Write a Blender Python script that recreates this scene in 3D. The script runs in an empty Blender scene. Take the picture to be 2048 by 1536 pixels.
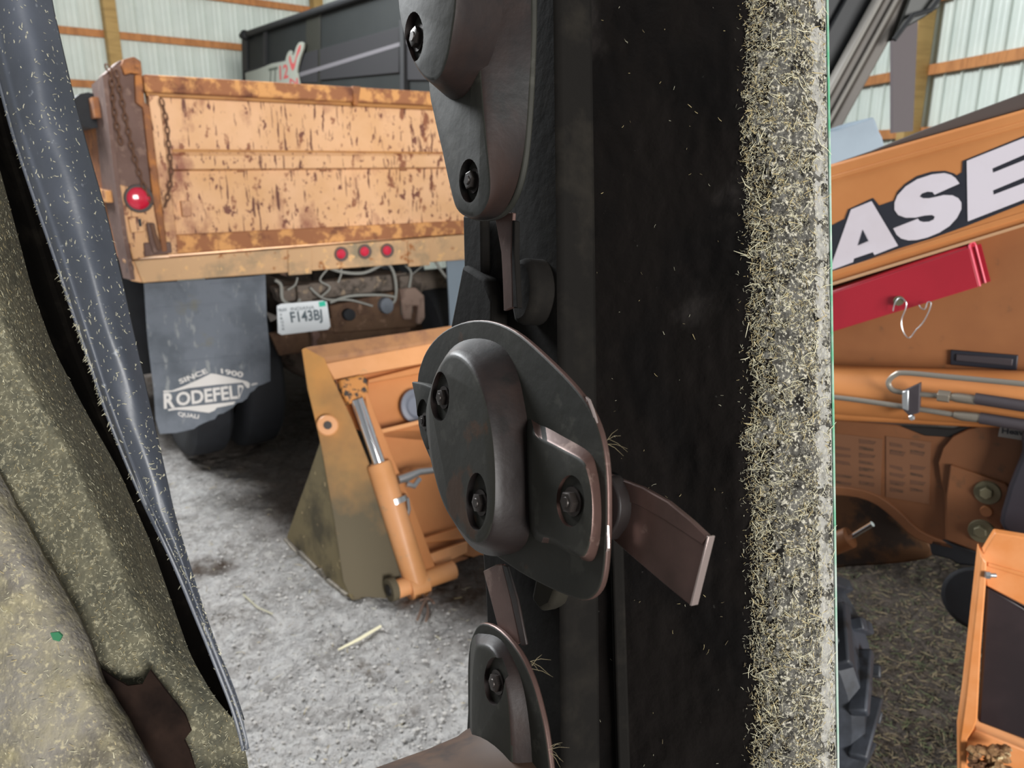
import bpy, bmesh, math, random
from mathutils import Vector, noise
random.seed(7)
C = bpy.context.scene.collection
# ------------------------------------------------------------ camera
F_PX = 1550.0
PITCH = math.atan(443/F_PX)
H = 1.85
CAM = Vector((0, 0, H))
FW = Vector((0, math.cos(PITCH), -math.sin(PITCH)))
RT = Vector((1, 0, 0))
UP = Vector((0, math.sin(PITCH), math.cos(PITCH)))
cd_ = bpy.data.cameras.new('camera')
cam_o = bpy.data.objects.new('camera', cd_)
C.objects.link(cam_o)
cam_o.location = CAM
cam_o.rotation_euler = (math.pi/2-PITCH, 0, 0)
cd_.sensor_width = 36
cd_.lens = F_PX/2048*36
cd_.clip_start = 0.02
cd_.dof.use_dof = True
cd_.dof.focus_distance = 0.78
cd_.dof.aperture_fstop = 8.5
bpy.context.scene.camera = cam_o
# ------------------------------------------------------------ light
w = bpy.data.worlds.new('world'); bpy.context.scene.world = w
w.use_nodes = True
bg = w.node_tree.nodes['Background']
bg.inputs[0].default_value = (0.93, 0.97, 1.0, 1)
bg.inputs[1].default_value = 0.30
def area(name, loc, target, sx, sy, power, col=(1, 1, 1)):
    l = bpy.data.lights.new(name, 'AREA'); l.shape = 'RECTANGLE'
    l.size = sx; l.size_y = sy; l.energy = power; l.color = col
    o = bpy.data.objects.new(name, l); C.objects.link(o)
    o.location = loc
    o.rotation_euler = (Vector(target)-Vector(loc)).to_track_quat('-Z', 'Y').to_euler()
    return o
area('added_overhead_light', (-4.4, 6.2, 5.4), (-0.6, 2.2, 0.2), 3.2, 2.4, 1100, (0.95, 0.98, 1.0))  # added overhead light for a bright floor and shade under the truck
area('rear_door_daylight', (7.0, -11.5, 3.2), (0.2, 5, 1.0), 6.0, 4.5, 3600, (1.0, 0.985, 0.96))
vs = bpy.context.scene.view_settings
vs.view_transform = 'Standard'; vs.look = 'None'; vs.exposure = 0.0; vs.gamma = 1; vs.use_curve_mapping = False
# ------------------------------------------------------------ helpers
def ray(px, py):
    return FW + RT*((px-1024)/F_PX) - UP*((py-768)/F_PX)
def cam(px, py, z):
    return CAM + ray(px, py)*z
def cdir(x, y, z):            # right, down, away from the viewer
    return (RT*x - UP*y + FW*z).normalized()
def at(px, py, Y):
    r = ray(px, py); return CAM + r*(Y/r.y)
def ground(px, py, z=0.0):
    r = ray(px, py); return CAM + r*((z-H)/r.z)
class Plane:
    def __init__(s, p, n):
        s.p = Vector(p); s.n = Vector(n).normalized()
        if s.n.dot(CAM-s.p) < 0: s.n = -s.n
        a = s.n.cross(Vector((0, 0, 1)))
        s.a = a.normalized() if a.length > 1e-4 else Vector((1, 0, 0))
        s.b = s.a.cross(s.n).normalized()
    def hit(s, px, py, d=0.0):
        r = ray(px, py); q = s.p + s.n*d
        return CAM + r*((q-CAM).dot(s.n)/r.dot(s.n))
def srgb(h):
    h = h.lstrip('#'); o = []
    for i in (0, 2, 4):
        c = int(h[i:i+2], 16)/255
        o.append(c/12.92 if c <= .04045 else ((c+.055)/1.055)**2.4)
    return (o[0], o[1], o[2], 1)
def mat(name, col, rough=.6, metal=0.0, layers=(), bump=(), spec=.5, coat=0, zstain=None, soil_shade=False):
    """layers: (colour, scale, lo, hi, (sx,sy,sz)); bump: (scale, strength, distance, stretch)"""
    m = bpy.data.materials.new(name); m.use_nodes = True
    nt = m.node_tree; N = nt.nodes; L = nt.links
    b = N['Principled BSDF']
    b.inputs['Roughness'].default_value = rough
    b.inputs['Metallic'].default_value = metal
    b.inputs['Specular IOR Level'].default_value = spec
    b.inputs['Coat Weight'].default_value = coat
    tc = N.new('ShaderNodeTexCoord')
    def mapped(st):
        mp = N.new('ShaderNodeMapping'); L.new(tc.outputs['Object'], mp.inputs[0])
        mp.inputs['Scale'].default_value = st; return mp.outputs[0]
    cur = None
    for i, ly in enumerate(layers):
        c2, sc, lo, hi = ly[:4]; st = ly[4] if len(ly) > 4 else (1, 1, 1)
        n = N.new('ShaderNodeTexNoise'); n.inputs['Scale'].default_value = sc
        n.inputs['Detail'].default_value = 6; n.inputs['Roughness'].default_value = .6
        L.new(mapped(st), n.inputs['Vector'])
        r = N.new('ShaderNodeMapRange'); r.inputs[1].default_value = lo; r.inputs[2].default_value = hi
        L.new(n.outputs['Fac'], r.inputs[0])
        mx = N.new('ShaderNodeMix'); mx.data_type = 'RGBA'
        L.new(r.outputs[0], mx.inputs[0])
        if cur is None: mx.inputs[6].default_value = srgb(col)
        else: L.new(cur, mx.inputs[6])
        mx.inputs[7].default_value = srgb(c2)
        cur = mx.outputs[2]
    if zstain:
        c2, z0, z1 = zstain
        sx = N.new('ShaderNodeSeparateXYZ'); L.new(tc.outputs['Object'], sx.inputs[0])
        n = N.new('ShaderNodeTexNoise'); n.inputs['Scale'].default_value = 5; n.inputs['Detail'].default_value = 6
        L.new(mapped((1, 1, 1)), n.inputs['Vector'])
        ad = N.new('ShaderNodeMath'); ad.operation = 'MULTIPLY_ADD'; L.new(n.outputs['Fac'], ad.inputs[0]); ad.inputs[1].default_value = 1.1; 
        L.new(sx.outputs['Z'], ad.inputs[2])
        r = N.new('ShaderNodeMapRange'); r.inputs[1].default_value = z0+.55; r.inputs[2].default_value = z1+.55; r.inputs[3].default_value = 1; r.inputs[4].default_value = 0
        L.new(ad.outputs[0], r.inputs[0])
        mx = N.new('ShaderNodeMix'); mx.data_type = 'RGBA'; L.new(r.outputs[0], mx.inputs[0])
        if cur is None: mx.inputs[6].default_value = srgb(col)
        else: L.new(cur, mx.inputs[6])
        mx.inputs[7].default_value = srgb(c2); cur = mx.outputs[2]
    if soil_shade:
        at_ = N.new('ShaderNodeAttribute'); at_.attribute_name = 'soil_shade'  # dark tone mixed in: painted truck shadow and real dark ground
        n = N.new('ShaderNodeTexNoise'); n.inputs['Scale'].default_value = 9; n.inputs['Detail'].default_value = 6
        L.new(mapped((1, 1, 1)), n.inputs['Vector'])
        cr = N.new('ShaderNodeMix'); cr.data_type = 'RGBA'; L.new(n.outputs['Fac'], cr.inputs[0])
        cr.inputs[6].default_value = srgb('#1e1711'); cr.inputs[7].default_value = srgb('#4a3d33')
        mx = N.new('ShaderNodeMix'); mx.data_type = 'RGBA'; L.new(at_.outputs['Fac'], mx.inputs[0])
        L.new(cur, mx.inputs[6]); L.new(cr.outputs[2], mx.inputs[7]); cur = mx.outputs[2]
    if cur is None: b.inputs['Base Color'].default_value = srgb(col)
    else: L.new(cur, b.inputs['Base Color'])
    prev = None
    for bp in bump:
        sc, stg, dist = bp[:3]; st = bp[3] if len(bp) > 3 else (1, 1, 1)
        n = N.new('ShaderNodeTexNoise'); n.inputs['Scale'].default_value = sc; n.inputs['Detail'].default_value = 5
        L.new(mapped(st), n.inputs['Vector'])
        bn = N.new('ShaderNodeBump'); bn.inputs['Strength'].default_value = stg; bn.inputs['Distance'].default_value = dist
        L.new(n.outputs['Fac'], bn.inputs['Height'])
        if prev: L.new(prev, bn.inputs['Normal'])
        prev = bn.outputs[0]
    if prev: L.new(prev, b.inputs['Normal'])
    return m
class MB:
    def __init__(s): s.v = []; s.f = []
    def add(s, vs, fs):
        o = len(s.v); s.v += [tuple(v) for v in vs]; s.f += [tuple(i+o for i in f) for f in fs]; return s
    def prism(s, pts, vec):
        n = len(pts); pts = [Vector(p) for p in pts]; vec = Vector(vec)
        return s.add(pts+[p+vec for p in pts],
                     [tuple(range(n)), tuple(range(2*n-1, n-1, -1))]+[(i, i+n, (i+1) % n+n, (i+1) % n) for i in range(n)])
    def box(s, c, ax, dims):
        c = Vector(c); ax = [Vector(a).normalized()*d/2 for a, d in zip(ax, dims)]
        q = [c-ax[0]-ax[1]-ax[2], c+ax[0]-ax[1]-ax[2], c+ax[0]+ax[1]-ax[2], c-ax[0]+ax[1]-ax[2]]
        return s.prism(q, ax[2]*2)
    def tube(s, pts, r, seg=10, cap=True):
        pts = [Vector(p) for p in pts]; n = len(pts)
        rr = r if isinstance(r, (list, tuple)) else [r]*n
        V = []; F = []; ref = None
        for i, p in enumerate(pts):
            t = (pts[min(i+1, n-1)]-pts[max(i-1, 0)])
            t = t.normalized() if t.length > 1e-9 else Vector((0, 0, 1))
            if ref is None:
                ref = t.orthogonal().normalized()
            a = (ref - t*ref.dot(t)).normalized(); ref = a; b = t.cross(a)
            for k in range(seg):
                an = 2*math.pi*k/seg; V.append(p+(a*math.cos(an)+b*math.sin(an))*rr[i])
        for i in range(n-1):
            for k in range(seg):
                F.append((i*seg+k, i*seg+(k+1) % seg, (i+1)*seg+(k+1) % seg, (i+1)*seg+k))
        if cap: F += [tuple(range(seg-1, -1, -1)), tuple(range((n-1)*seg, n*seg))]
        return s.add(V, F)
    def rings(s, rings, close=True):
        n = len(rings[0]); V = []; F = []
        for r in rings: V += [Vector(p) for p in r]
        for i in range(len(rings)-1):
            for k in range(n):
                F.append((i*n+k, i*n+(k+1) % n, (i+1)*n+(k+1) % n, (i+1)*n+k))
        if close: F += [tuple(range(n-1, -1, -1)), tuple(range((len(rings)-1)*n, len(rings)*n))]
        return s.add(V, F)
    def grid(s, fn, nu, nv):
        V = [fn(i/nu, j/nv) for j in range(nv+1) for i in range(nu+1)]
        F = [(j*(nu+1)+i, j*(nu+1)+i+1, (j+1)*(nu+1)+i+1, (j+1)*(nu+1)+i) for j in range(nv) for i in range(nu)]
        return s.add(V, F)
    def ball(s, c, r, seg=10, ax=None):
        c = Vector(c); V = []; F = []; nr = seg//2
        for j in range(nr+1):
            ph = math.pi*j/nr
            for k in range(seg):
                a = 2*math.pi*k/seg
                d = Vector((math.sin(ph)*math.cos(a), math.sin(ph)*math.sin(a), math.cos(ph)))
                V.append(c + (d*r if not isinstance(r, (tuple, list)) else Vector((d.x*r[0], d.y*r[1], d.z*r[2]))))
        for j in range(nr):
            for k in range(seg):
                F.append((j*seg+k, (j+1)*seg+k, (j+1)*seg+(k+1) % seg, j*seg+(k+1) % seg))
        return s.add(V, F)
    def build(s, name, m, parent=None, bevel=0, sharp=35, kind=None, label=None, seg=2):
        me = bpy.data.meshes.new(name); me.from_pydata(s.v, [], s.f)
        bm = bmesh.new(); bm.from_mesh(me)
        bmesh.ops.remove_doubles(bm, verts=bm.verts, dist=1e-6)
        bmesh.ops.recalc_face_normals(bm, faces=bm.faces)
        bm.to_mesh(me); bm.free()
        ms = m if isinstance(m, (list, tuple)) else [m]
        for x in ms: me.materials.append(x)
        for p in me.polygons: p.use_smooth = True
        me.set_sharp_from_angle(angle=math.radians(sharp))
        o = bpy.data.objects.new(name, me); C.objects.link(o)
        attach(o, parent)
        if bevel:
            b = o.modifiers.new('bevel', 'BEVEL'); b.width = bevel; b.segments = seg; b.limit_method = 'ANGLE'; b.harden_normals = False
        if kind: o['kind'] = kind
        if label: o['label'] = label
        return o
def attach(o, parent):
    if parent is None: return
    o.parent = parent
    if parent.type == 'EMPTY': o.location = -parent.location
def thing(name, label, cat, loc, group=None):
    o = bpy.data.objects.new(name, None); C.objects.link(o); o.location = loc
    o.empty_display_size = .1
    o['label'] = label; o['category'] = cat
    if group: o['group'] = group
    return o
def tag(o, label, cat, group=None, kind=None):
    o['label'] = label; o['category'] = cat
    if group: o['group'] = group
    if kind: o['kind'] = kind
    return o
def slab(name, px, pl, d, th, m, parent=None, bevel=0, **k):
    return MB().prism([pl.hit(x, y, d) for x, y in px], -pl.n*th).build(name, m, parent, bevel, **k)
def catmull(p, n, closed=False):
    p = [Vector(q) for q in p]; L = len(p); out = []
    segs = L if closed else L-1
    for i in range(segs):
        g = (lambda k: p[k % L]) if closed else (lambda k: p[max(0, min(L-1, k))])
        a, b, c, d = g(i-1), g(i), g(i+1), g(i+2)
        for j in range(n):
            t = j/n
            out.append(.5*((2*b)+(c-a)*t+(2*a-5*b+4*c-d)*t*t+(3*b-a-3*c+d)*t**3))
    if not closed: out.append(p[-1])
    return out
def sm(px, n=4):      # smooth a closed pixel outline
    return [(v.x, v.y) for v in catmull([(x, y, 0) for x, y in px], n, True)]
def ell(cx, cy, rx, ry, n=28, rot=0):
    return [(cx+rx*math.cos(a)*math.cos(rot)-ry*math.sin(a)*math.sin(rot), cy+rx*math.cos(a)*math.sin(rot)+ry*math.sin(a)*math.cos(rot))
            for a in [2*math.pi*i/n for i in range(n)]]
def circ(c, n, r, seg=24, off=0):
    n = Vector(n).normalized(); a = n.orthogonal().normalized(); b = n.cross(a)
    return [Vector(c)+(a*math.cos(t+off)+b*math.sin(t+off))*r for t in [2*math.pi*i/seg for i in range(seg)]]
def cut(o, cutters):
    for i, cpts in enumerate(cutters):
        c = MB().prism(*cpts).build('cutter', o.data.materials[0])
        md = o.modifiers.new('cut', 'BOOLEAN'); md.object = c; md.operation = 'DIFFERENCE'; md.solver = 'EXACT'
        dg = bpy.context.evaluated_depsgraph_get(); dg.update()
        me = bpy.data.meshes.new_from_object(o.evaluated_get(dg))
        o.modifiers.remove(md); o.data = me
        bpy.data.objects.remove(c)
    for p in o.data.polygons: p.use_smooth = True
    o.data.set_sharp_from_angle(angle=math.radians(38))
def bolt(px, py, pl, d, R, h, m, parent, name='bolt', washer=True, n=6):
    c = pl.hit(px, py, d); mb = MB()
    if washer: mb.prism(circ(c, pl.n, R*1.35, 20), pl.n*h*.2)
    mb.rings([circ(c+pl.n*h*.2, pl.n, R, n), circ(c+pl.n*h*.9, pl.n, R, n), circ(c+pl.n*h, pl.n, R*.86, n)])
    mb.rings([circ(c+pl.n*h, pl.n, R*.5, 12), circ(c+pl.n*(h+R*.12), pl.n, R*.45, 12)])
    return mb.build(name, m, parent)
def text(name, s, quad, pl, d, m, parent, bold=.0, ext=.0006):
    """flat lettering filling the quad TL,TR,BR,BL (pixels) on a plane"""
    cu = bpy.data.curves.new(name, 'FONT'); cu.body = s; cu.offset = bold; cu.resolution_u = 3
    t = bpy.data.objects.new(name, cu); C.objects.link(t)
    dg = bpy.context.evaluated_depsgraph_get(); dg.update()
    me = bpy.data.meshes.new_from_object(t.evaluated_get(dg)); bpy.data.objects.remove(t)
    xs = [v.co.x for v in me.vertices]; ys = [v.co.y for v in me.vertices]
    x0, x1, y0, y1 = min(xs), max(xs), min(ys), max(ys)
    TL, TR, BR, BL = [pl.hit(x, y, d) for x, y in quad]
    for v in me.vertices:
        u = (v.co.x-x0)/(x1-x0); q = (v.co.y-y0)/(y1-y0)
        v.co = (BL*(1-u)+BR*u)*(1-q)+(TL*(1-u)+TR*u)*q
    me.materials.clear(); me.materials.append(m)
    for p in me.polygons: p.material_index = 0
    o = bpy.data.objects.new(name, me); C.objects.link(o); attach(o, parent)
    return o
def fibers(name, mats, n, sampler, lr, rr, parent=None, lift=.5, bend=.25, kind='stuff'):
    V = []; F = []; MI = []
    for i in range(n):
        s = sampler()
        if s is None: continue
        p, nn = s; nn = nn.normalized()
        t = nn.orthogonal().normalized(); t2 = nn.cross(t); a = random.random()*6.283
        d = (t*math.cos(a)+t2*math.sin(a)+nn*random.uniform(-.05, lift)).normalized()
        L = random.uniform(*lr)*random.choice((.5, .7, 1, 1)); r = random.uniform(*rr)
        side = d.cross(nn).normalized(); k = random.uniform(-bend, bend)
        p = p + nn*r*.7
        P = [p, p+d*L*.5+side*L*k*.5, p+d*L]
        o = len(V)
        for j, q in enumerate(P):
            rj = r*(1, 1, .5)[j]
            V += [q+side*rj, q-side*rj, q+nn*rj*1.2]
        for j in range(2):
            b = o+j*3
            F += [(b, b+1, b+4, b+3), (b+1, b+2, b+5, b+4), (b+2, b, b+3, b+5)]
            mi = i % len(mats); MI += [mi, mi, mi]
    me = bpy.data.meshes.new(name); me.from_pydata([tuple(v) for v in V], [], F)
    for m in mats: me.materials.append(m)
    me.polygons.foreach_set('material_index', MI)
    o = bpy.data.objects.new(name, me); C.objects.link(o); attach(o, parent)
    if kind: o['kind'] = kind
    return o
# ------------------------------------------------------------ materials
STR = [mat('straw_pale', '#cfc9ac', .7), mat('straw_grey', '#a8a48e', .8), mat('straw_gold', '#b7a67a', .7), mat('straw_brown', '#766a50', .8)]
M_steel_w = mat('wall_steel', '#d8e1d9', .4, layers=[('#c6d0c8', 1.2, .4, .7)], spec=.4)
M_wood = mat('framing_lumber', '#b8985e', .7, layers=[('#987a46', 3, .45, .75, (1, 1, 8))])
M_girt = mat('girt_lumber', '#c4854f', .7, layers=[('#a0683c', 4, .4, .7, (1, 6, 1))])
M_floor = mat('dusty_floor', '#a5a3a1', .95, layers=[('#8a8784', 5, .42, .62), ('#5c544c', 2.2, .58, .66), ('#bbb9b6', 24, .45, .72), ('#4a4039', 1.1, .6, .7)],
              bump=[(16, .9, .05), (45, 1.0, .02), (150, .8, .006)], spec=.1, soil_shade=True)
M_truck = mat('rusty_orange_paint', '#deb088', .55, layers=[('#cc9c6c', 2.5, .35, .7), ('#8d5a40', 14, .585, .645, (1, 1, .7)), ('#74483a', 26, .60, .63, (1, 1, .55)), ('#94604a', 3.0, .57, .68, (1, 1, .6)), ('#6a4234', 15, .60, .63, (3, 3, .35))], bump=[(60, .2, .002)], spec=.3)
M_rust = mat('heavy_rust', '#8c5f44', .85, layers=[('#b07444', 9, .5, .62), ('#63402f', 12, .58, .66)], bump=[(80, .3, .003)], spec=.2)
M_rail = mat('rusted_rail_paint', '#9a6748', .8, layers=[('#d39a62', 12, .48, .58, (1, 1, 1)), ('#6b4436', 5, .58, .68)], spec=.2)
M_post = mat('brown_primer_steel', '#6f5850', .75, layers=[('#5c463e', 4, .45, .7), ('#7f675c', 18, .56, .66)], spec=.25)
M_groove = mat('ochre_shadow_paint', '#a9753c', .6, layers=[('#8a5228', 5, .5, .65, (1, 1, 3))])
M_sill = mat('dirty_sill_paint', '#c9a27a', .65, layers=[('#8f8068', 4, .5, .68), ('#a0683c', 12, .6, .66), ('#dcb07c', 20, .6, .66)], spec=.3)
M_chain = mat('rusty_chain', '#6b4c3a', .8, metal=.2)
M_redlens = mat('red_lens', '#c8203c', .18, spec=.8, coat=.5)
M_black = mat('black_rubber', '#14161b', .75, layers=[('#1d2026', 8, .5, .7)])
M_tread = mat('lugged_tyre_rubber', '#22252b', .55, layers=[('#363a42', 6, .5, .66), ('#161517', 14, .55, .65)])
M_flap = mat('mud_flap_rubber', '#6d737c', .8, layers=[('#5a6068', 5, .45, .65), ('#8a8e90', 22, .6, .68, (1, 1, .3)), ('#70706a', 3, .62, .7)], bump=[(25, .3, .01)])
M_white = mat('white_print', '#d8d4d0', .6)
M_under = mat('grimy_chassis', '#6a6058', .9, layers=[('#3e3833', 8, .5, .62), ('#8a7a68', 18, .58, .66)], bump=[(50, .4, .006)], spec=.2)
M_under_b = mat('rusty_chassis', '#67503f', .85, layers=[('#4a372e', 6, .45, .65), ('#7e6554', 15, .58, .66)], spec=.2)
M_hose_g = mat('grey_cable', '#8a8a84', .7)
M_plate = mat('licence_plate_white', '#e2e8ec', .4)
M_ink = mat('plate_ink', '#56646c', .6)
M_teal = mat('teal_sticker', '#2fc0a2', .5)
M_org = mat('loader_orange', '#c0804c', .4, layers=[('#b47442', 3, .4, .7)], spec=.5)
M_org_l = mat('bucket_orange', '#d89a68', .45, layers=[('#cc8e58', 4, .4, .7), ('#b99068', 12, .62, .7)], spec=.5)
M_org_dusty = mat('dusty_bucket_side', '#c08a50', .8, layers=[('#a98250', 3.5, .42, .62)], bump=[(60, .2, .003)], spec=.2, zstain=('#5a5242', .30, .95))
M_org_dirt = mat('muddy_bucket_sheet', '#6e634a', .9, layers=[('#4a4436', 5, .45, .65), ('#a89470', 16, .64, .68)], bump=[(50, .4, .004)], spec=.15)
M_bkrust = mat('brown_worn_top', '#a87850', .7, layers=[('#8c6248', 8, .5, .65)])
M_chrome = mat('chrome_rod', '#e8e8ea', .08, metal=1)
M_zinc = mat('zinc_fitting', '#b9bcbe', .3, metal=.8)
M_cutedge = mat('worn_cutting_edge', '#8c857a', .5, metal=.5, layers=[('#5c564c', 12, .5, .65)])
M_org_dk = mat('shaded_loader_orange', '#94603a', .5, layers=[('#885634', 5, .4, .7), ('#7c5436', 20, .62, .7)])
M_org_low = mat('shaded_arm_orange', '#754a2c', .6, layers=[('#684024', 5, .4, .7), ('#5c3f28', 20, .6, .7)])  # shade on the lower arm put into a darker loader orange
M_decbase = mat('faded_decal_base', '#6c4830', .7)
M_brown_dec = mat('faded_decal', '#5a3c2a', .7, layers=[('#45301f', 30, .52, .6, (1, 1, 3))])
M_topdark = mat('dark_arm_top', '#4c423e', .7)
M_navy = mat('decal_black', '#23252e', .5)
M_letter = mat('decal_white', '#cfc8d0', .5, layers=[('#c2b8bd', 3, .5, .8)])
M_red = mat('red_painted_steel', '#a01d2d', .45, layers=[('#921928', 4, .4, .7)])
M_redl = mat('red_cut_edge', '#d8556a', .4)
M_tube = mat('steel_tube', '#9a948a', .35, metal=.6)
M_hose = mat('hydraulic_hose', '#3a3438', .6)
M_fit = mat('hose_fitting', '#8c8478', .45, metal=.6)
M_pin = mat('olive_bolt', '#6b6650', .5, metal=.3)
M_panel = mat('black_panel', '#2a2426', .3, layers=[('#3a3032', 3, .4, .7)], spec=.5)
M_guard = mat('guard_orange', '#d4905c', .45, layers=[('#c87c40', 6, .4, .65)])
M_wagon = mat('wagon_charcoal', '#1e2121', .6, layers=[('#252828', 1, .4, .7)], spec=.2)
M_wagon2 = mat('wagon_panel', '#29292b', .6, spec=.2)
M_wagonk = mat('black_rail', '#15171a', .6)
M_stripe = mat('stripe_grey', '#5c5a5e', .5)
M_sign = mat('sticker_white', '#8a8e84', .6)
M_signr = mat('sticker_red', '#a84848', .6)
M_auger = mat('grey_beam', '#5c5650', .6, layers=[('#4e4944', 3, .4, .7)])
M_augerl = mat('light_grey_beam', '#7c7872', .55)
M_hood = mat('blue_grey_cover', '#8e9ca8', .6, layers=[('#7f8c98', 3, .4, .7)])
# mower
M_pan = mat('grimy_shaded_shield', '#120e0c', .9, layers=[('#35312f', 4.5, .55, .68, (1, 1, .5)), ('#0c0908', 9, .5, .62), ('#3a3835', 90, .70, .76)], bump=[(45, .5, .004), (200, .3, .001)], spec=.15)  # grime, with the cavity's shade put into the dark colour
M_dust = mat('pale_dust_rim', '#918f8a', .95, layers=[('#68665f', 60, .45, .66), ('#aaa79c', 220, .5, .66)], bump=[(260, .8, .002)], spec=.1)
M_panlit = mat('chaff_crust', '#5a5853', .95, layers=[('#35332f', 90, .42, .60), ('#171513', 55, .52, .62), ('#b0ab9c', 260, .53, .62)], bump=[(180, .9, .004), (500, .5, .002)], spec=.1)
M_green = mat('green_paint_edge', '#5aa07c', .5, layers=[('#a9b4ac', 14, .42, .6)])
M_bar = mat('cutterbar_steel', '#12100e', .85, layers=[('#1e1b17', 12, .52, .66), ('#0f0d0b', 5, .5, .7)], bump=[(60, .3, .003)], spec=.12)
M_disc = mat('dark_green_disc', '#25241e', .66, layers=[('#1c1c17', 8, .45, .65), ('#302f29', 30, .58, .64), ('#3a2718', 11, .62, .66)], bump=[(35, .3, .003)], spec=.35)
M_wall = mat('rusted_cap_wall', '#1e1817', .5, layers=[('#2a1e1a', 8, .45, .65), ('#131110', 14, .55, .66)], bump=[(70, .25, .002)], spec=.35)
M_blade = mat('worn_blade', '#5c4640', .42, metal=.5, layers=[('#483630', 10, .45, .65), ('#756058', 30, .6, .66)], bump=[(90, .2, .001)])
M_bladee = mat('bare_steel_edge', '#c2b0aa', .3, metal=.8)
M_bolt = mat('dark_bolt', '#3a3431', .45, metal=.6)
M_recess = mat('dark_recess', '#151211', .6)  # near-black for slots, bores, dark brackets and the gap strip
M_shield = mat('dusty_canvas', '#595648', .95, layers=[('#4a493f', 6, .35, .65), ('#656150', 60, .4, .7), ('#8a8570', 260, .54, .66), ('#37362f', 4, .55, .7)], bump=[(200, .8, .002), (20, .3, .01)], spec=.1)
M_fold = mat('dusty_fold', '#757061', .95, layers=[('#5c5649', 9, .4, .65), ('#8c8468', 70, .42, .7), ('#8c8889', 3, .5, .7), ('#a39a80', 260, .55, .66)], bump=[(200, .8, .002)], spec=.1)
M_band = mat('black_curtain_rubber', '#3c4048', .47, layers=[('#484c55', 9, .45, .65), ('#6a6e74', 160, .66, .70)], bump=[(400, .15, .0006)], spec=.7)
M_gapshade = mat('gap_shade_black', '#0e0c0a', .95, layers=[('#1b1814', 20, .5, .7)], spec=.05)  # shade of the curtain gap put into a near-black surface
M_gchip = mat('green_paint', '#2c6a48', .5)
M_torn = mat('torn_inner_cloth', '#17110f', .9, layers=[('#2a1f1a', 8, .5, .65)], spec=.05)
# ------------------------------------------------------------ setting
random.seed(3)
def fl_h(x, y):
    v = Vector((x, y, 0))
    h = .012*noise.noise(v*2.1) + .014*noise.noise(v*7) + .013*noise.noise(v*21+Vector((3, 1, 0)))
    n4 = noise.noise(v*46+Vector((9, 4, 0)))
    h += .012*max(0, n4) + .005*noise.noise(v*90)
    return h
def fl(u, v):
    y = -1.2 + 3.1*v + 12.5*v**2.6
    hw = 3.0 + .95*max(y, 0)
    x = (u-.5)*2*hw
    return Vector((x, y, fl_h(x, y)-.008))
fo = MB().grid(fl, 560, 560)
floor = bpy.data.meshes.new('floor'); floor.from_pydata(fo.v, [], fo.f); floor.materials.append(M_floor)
for p in floor.polygons: p.use_smooth = True
def soil_shade_at(x, y):
    # painted truck shadow reaching past the bucket, plus real dark chaff ground by the loader
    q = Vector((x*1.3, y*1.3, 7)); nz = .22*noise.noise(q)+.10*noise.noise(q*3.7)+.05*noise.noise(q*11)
    a = ((x+1.80)*.70+(y-4.2)*.71)+nz             # painted shade right of the truck's shadow edge
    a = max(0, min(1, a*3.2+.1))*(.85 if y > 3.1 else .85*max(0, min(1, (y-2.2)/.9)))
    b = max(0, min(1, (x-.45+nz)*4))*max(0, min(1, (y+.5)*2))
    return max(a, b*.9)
at_s = floor.attributes.new('soil_shade', 'FLOAT', 'POINT')
at_s.data.foreach_set('value', [soil_shade_at(v[0], v[1]) for v in fo.v])
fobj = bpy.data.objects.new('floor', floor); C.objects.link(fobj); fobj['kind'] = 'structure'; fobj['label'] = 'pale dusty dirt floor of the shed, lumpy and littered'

def wall(name, p0, p1, zt, girt_z, post_s, rib, lbl):
    p0 = Vector(p0); p1 = Vector(p1); u = (p1-p0); Lw = u.length; u.normalize()
    n = u.cross(Vector((0, 0, 1)))
    if n.dot(CAM-p0) < 0: n = -n
    n.z = 0; n.normalize()
    wo = MB().box((p0+p1)/2+Vector((0, 0, zt/2))-n*.12, (u, n, Vector((0, 0, 1))), (Lw, .04, zt)).build(name, M_steel_w, None, kind='structure', label=lbl)
    # one corrugated sheet, shared by all
    W = rib*4; prof = [(0, 0)]
    for k in range(4):
        b = k*rib
        prof += [(b+rib*.30, 0), (b+rib*.36, .006), (b+rib*.40, .006), (b+rib*.46, 0), (b+rib*.60, 0), (b+rib*.66, .006), (b+rib*.70, .006), (b+rib*.76, 0)]
        prof += [(b+rib*.86, 0), (b+rib*.90, -.022), (b+rib*.96, -.022), (b+rib, 0)]
    mb = MB(); V = []; Fc = []
    for (a, d) in prof:
        V.append(u*a-n*d); V.append(u*a-n*d+Vector((0, 0, zt)))
    for i in range(len(prof)-1): Fc.append((2*i, 2*i+2, 2*i+3, 2*i+1))
    me = bpy.data.meshes.new('steel_panel'); me.from_pydata([tuple(v) for v in V], [], Fc); me.materials.append(M_steel_w)
    k = 0
    while k*W < Lw:
        o = bpy.data.objects.new('steel_panel', me); C.objects.link(o); o.parent = wo; o.location = p0+u*k*W-n*.05; k += 1
    for z in girt_z:
        MB().box((p0+p1)/2+Vector((0, 0, z))-n*.0, (u, n, Vector((0, 0, 1))), (Lw, .04, .088)).build('girt', M_girt, wo)
    for q in post_s:
        MB().box(q[0]+Vector((0, 0, zt/2)), (u, n, Vector((0, 0, 1))), (q[1], q[2], zt)).build('post', M_wood, wo, bevel=.004)
    return wo
LW0 = at(120, 325, 10.2); LW1 = at(480, 325, 11.75)
lu = (LW1-LW0); lu.z = 0; lu.normalize()
lp = Plane((LW0.x, LW0.y, 0), Vector((lu.y, -lu.x, 0)))
def onp(pl, px, py): return pl.hit(px, py)
a0 = onp(lp, 300, 77).z
RW0 = at(1740, 325, 8.3); RW1 = at(2048, 325, 6.2)
ru = (RW1-RW0); ru.z = 0; ru.normalize()
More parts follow.
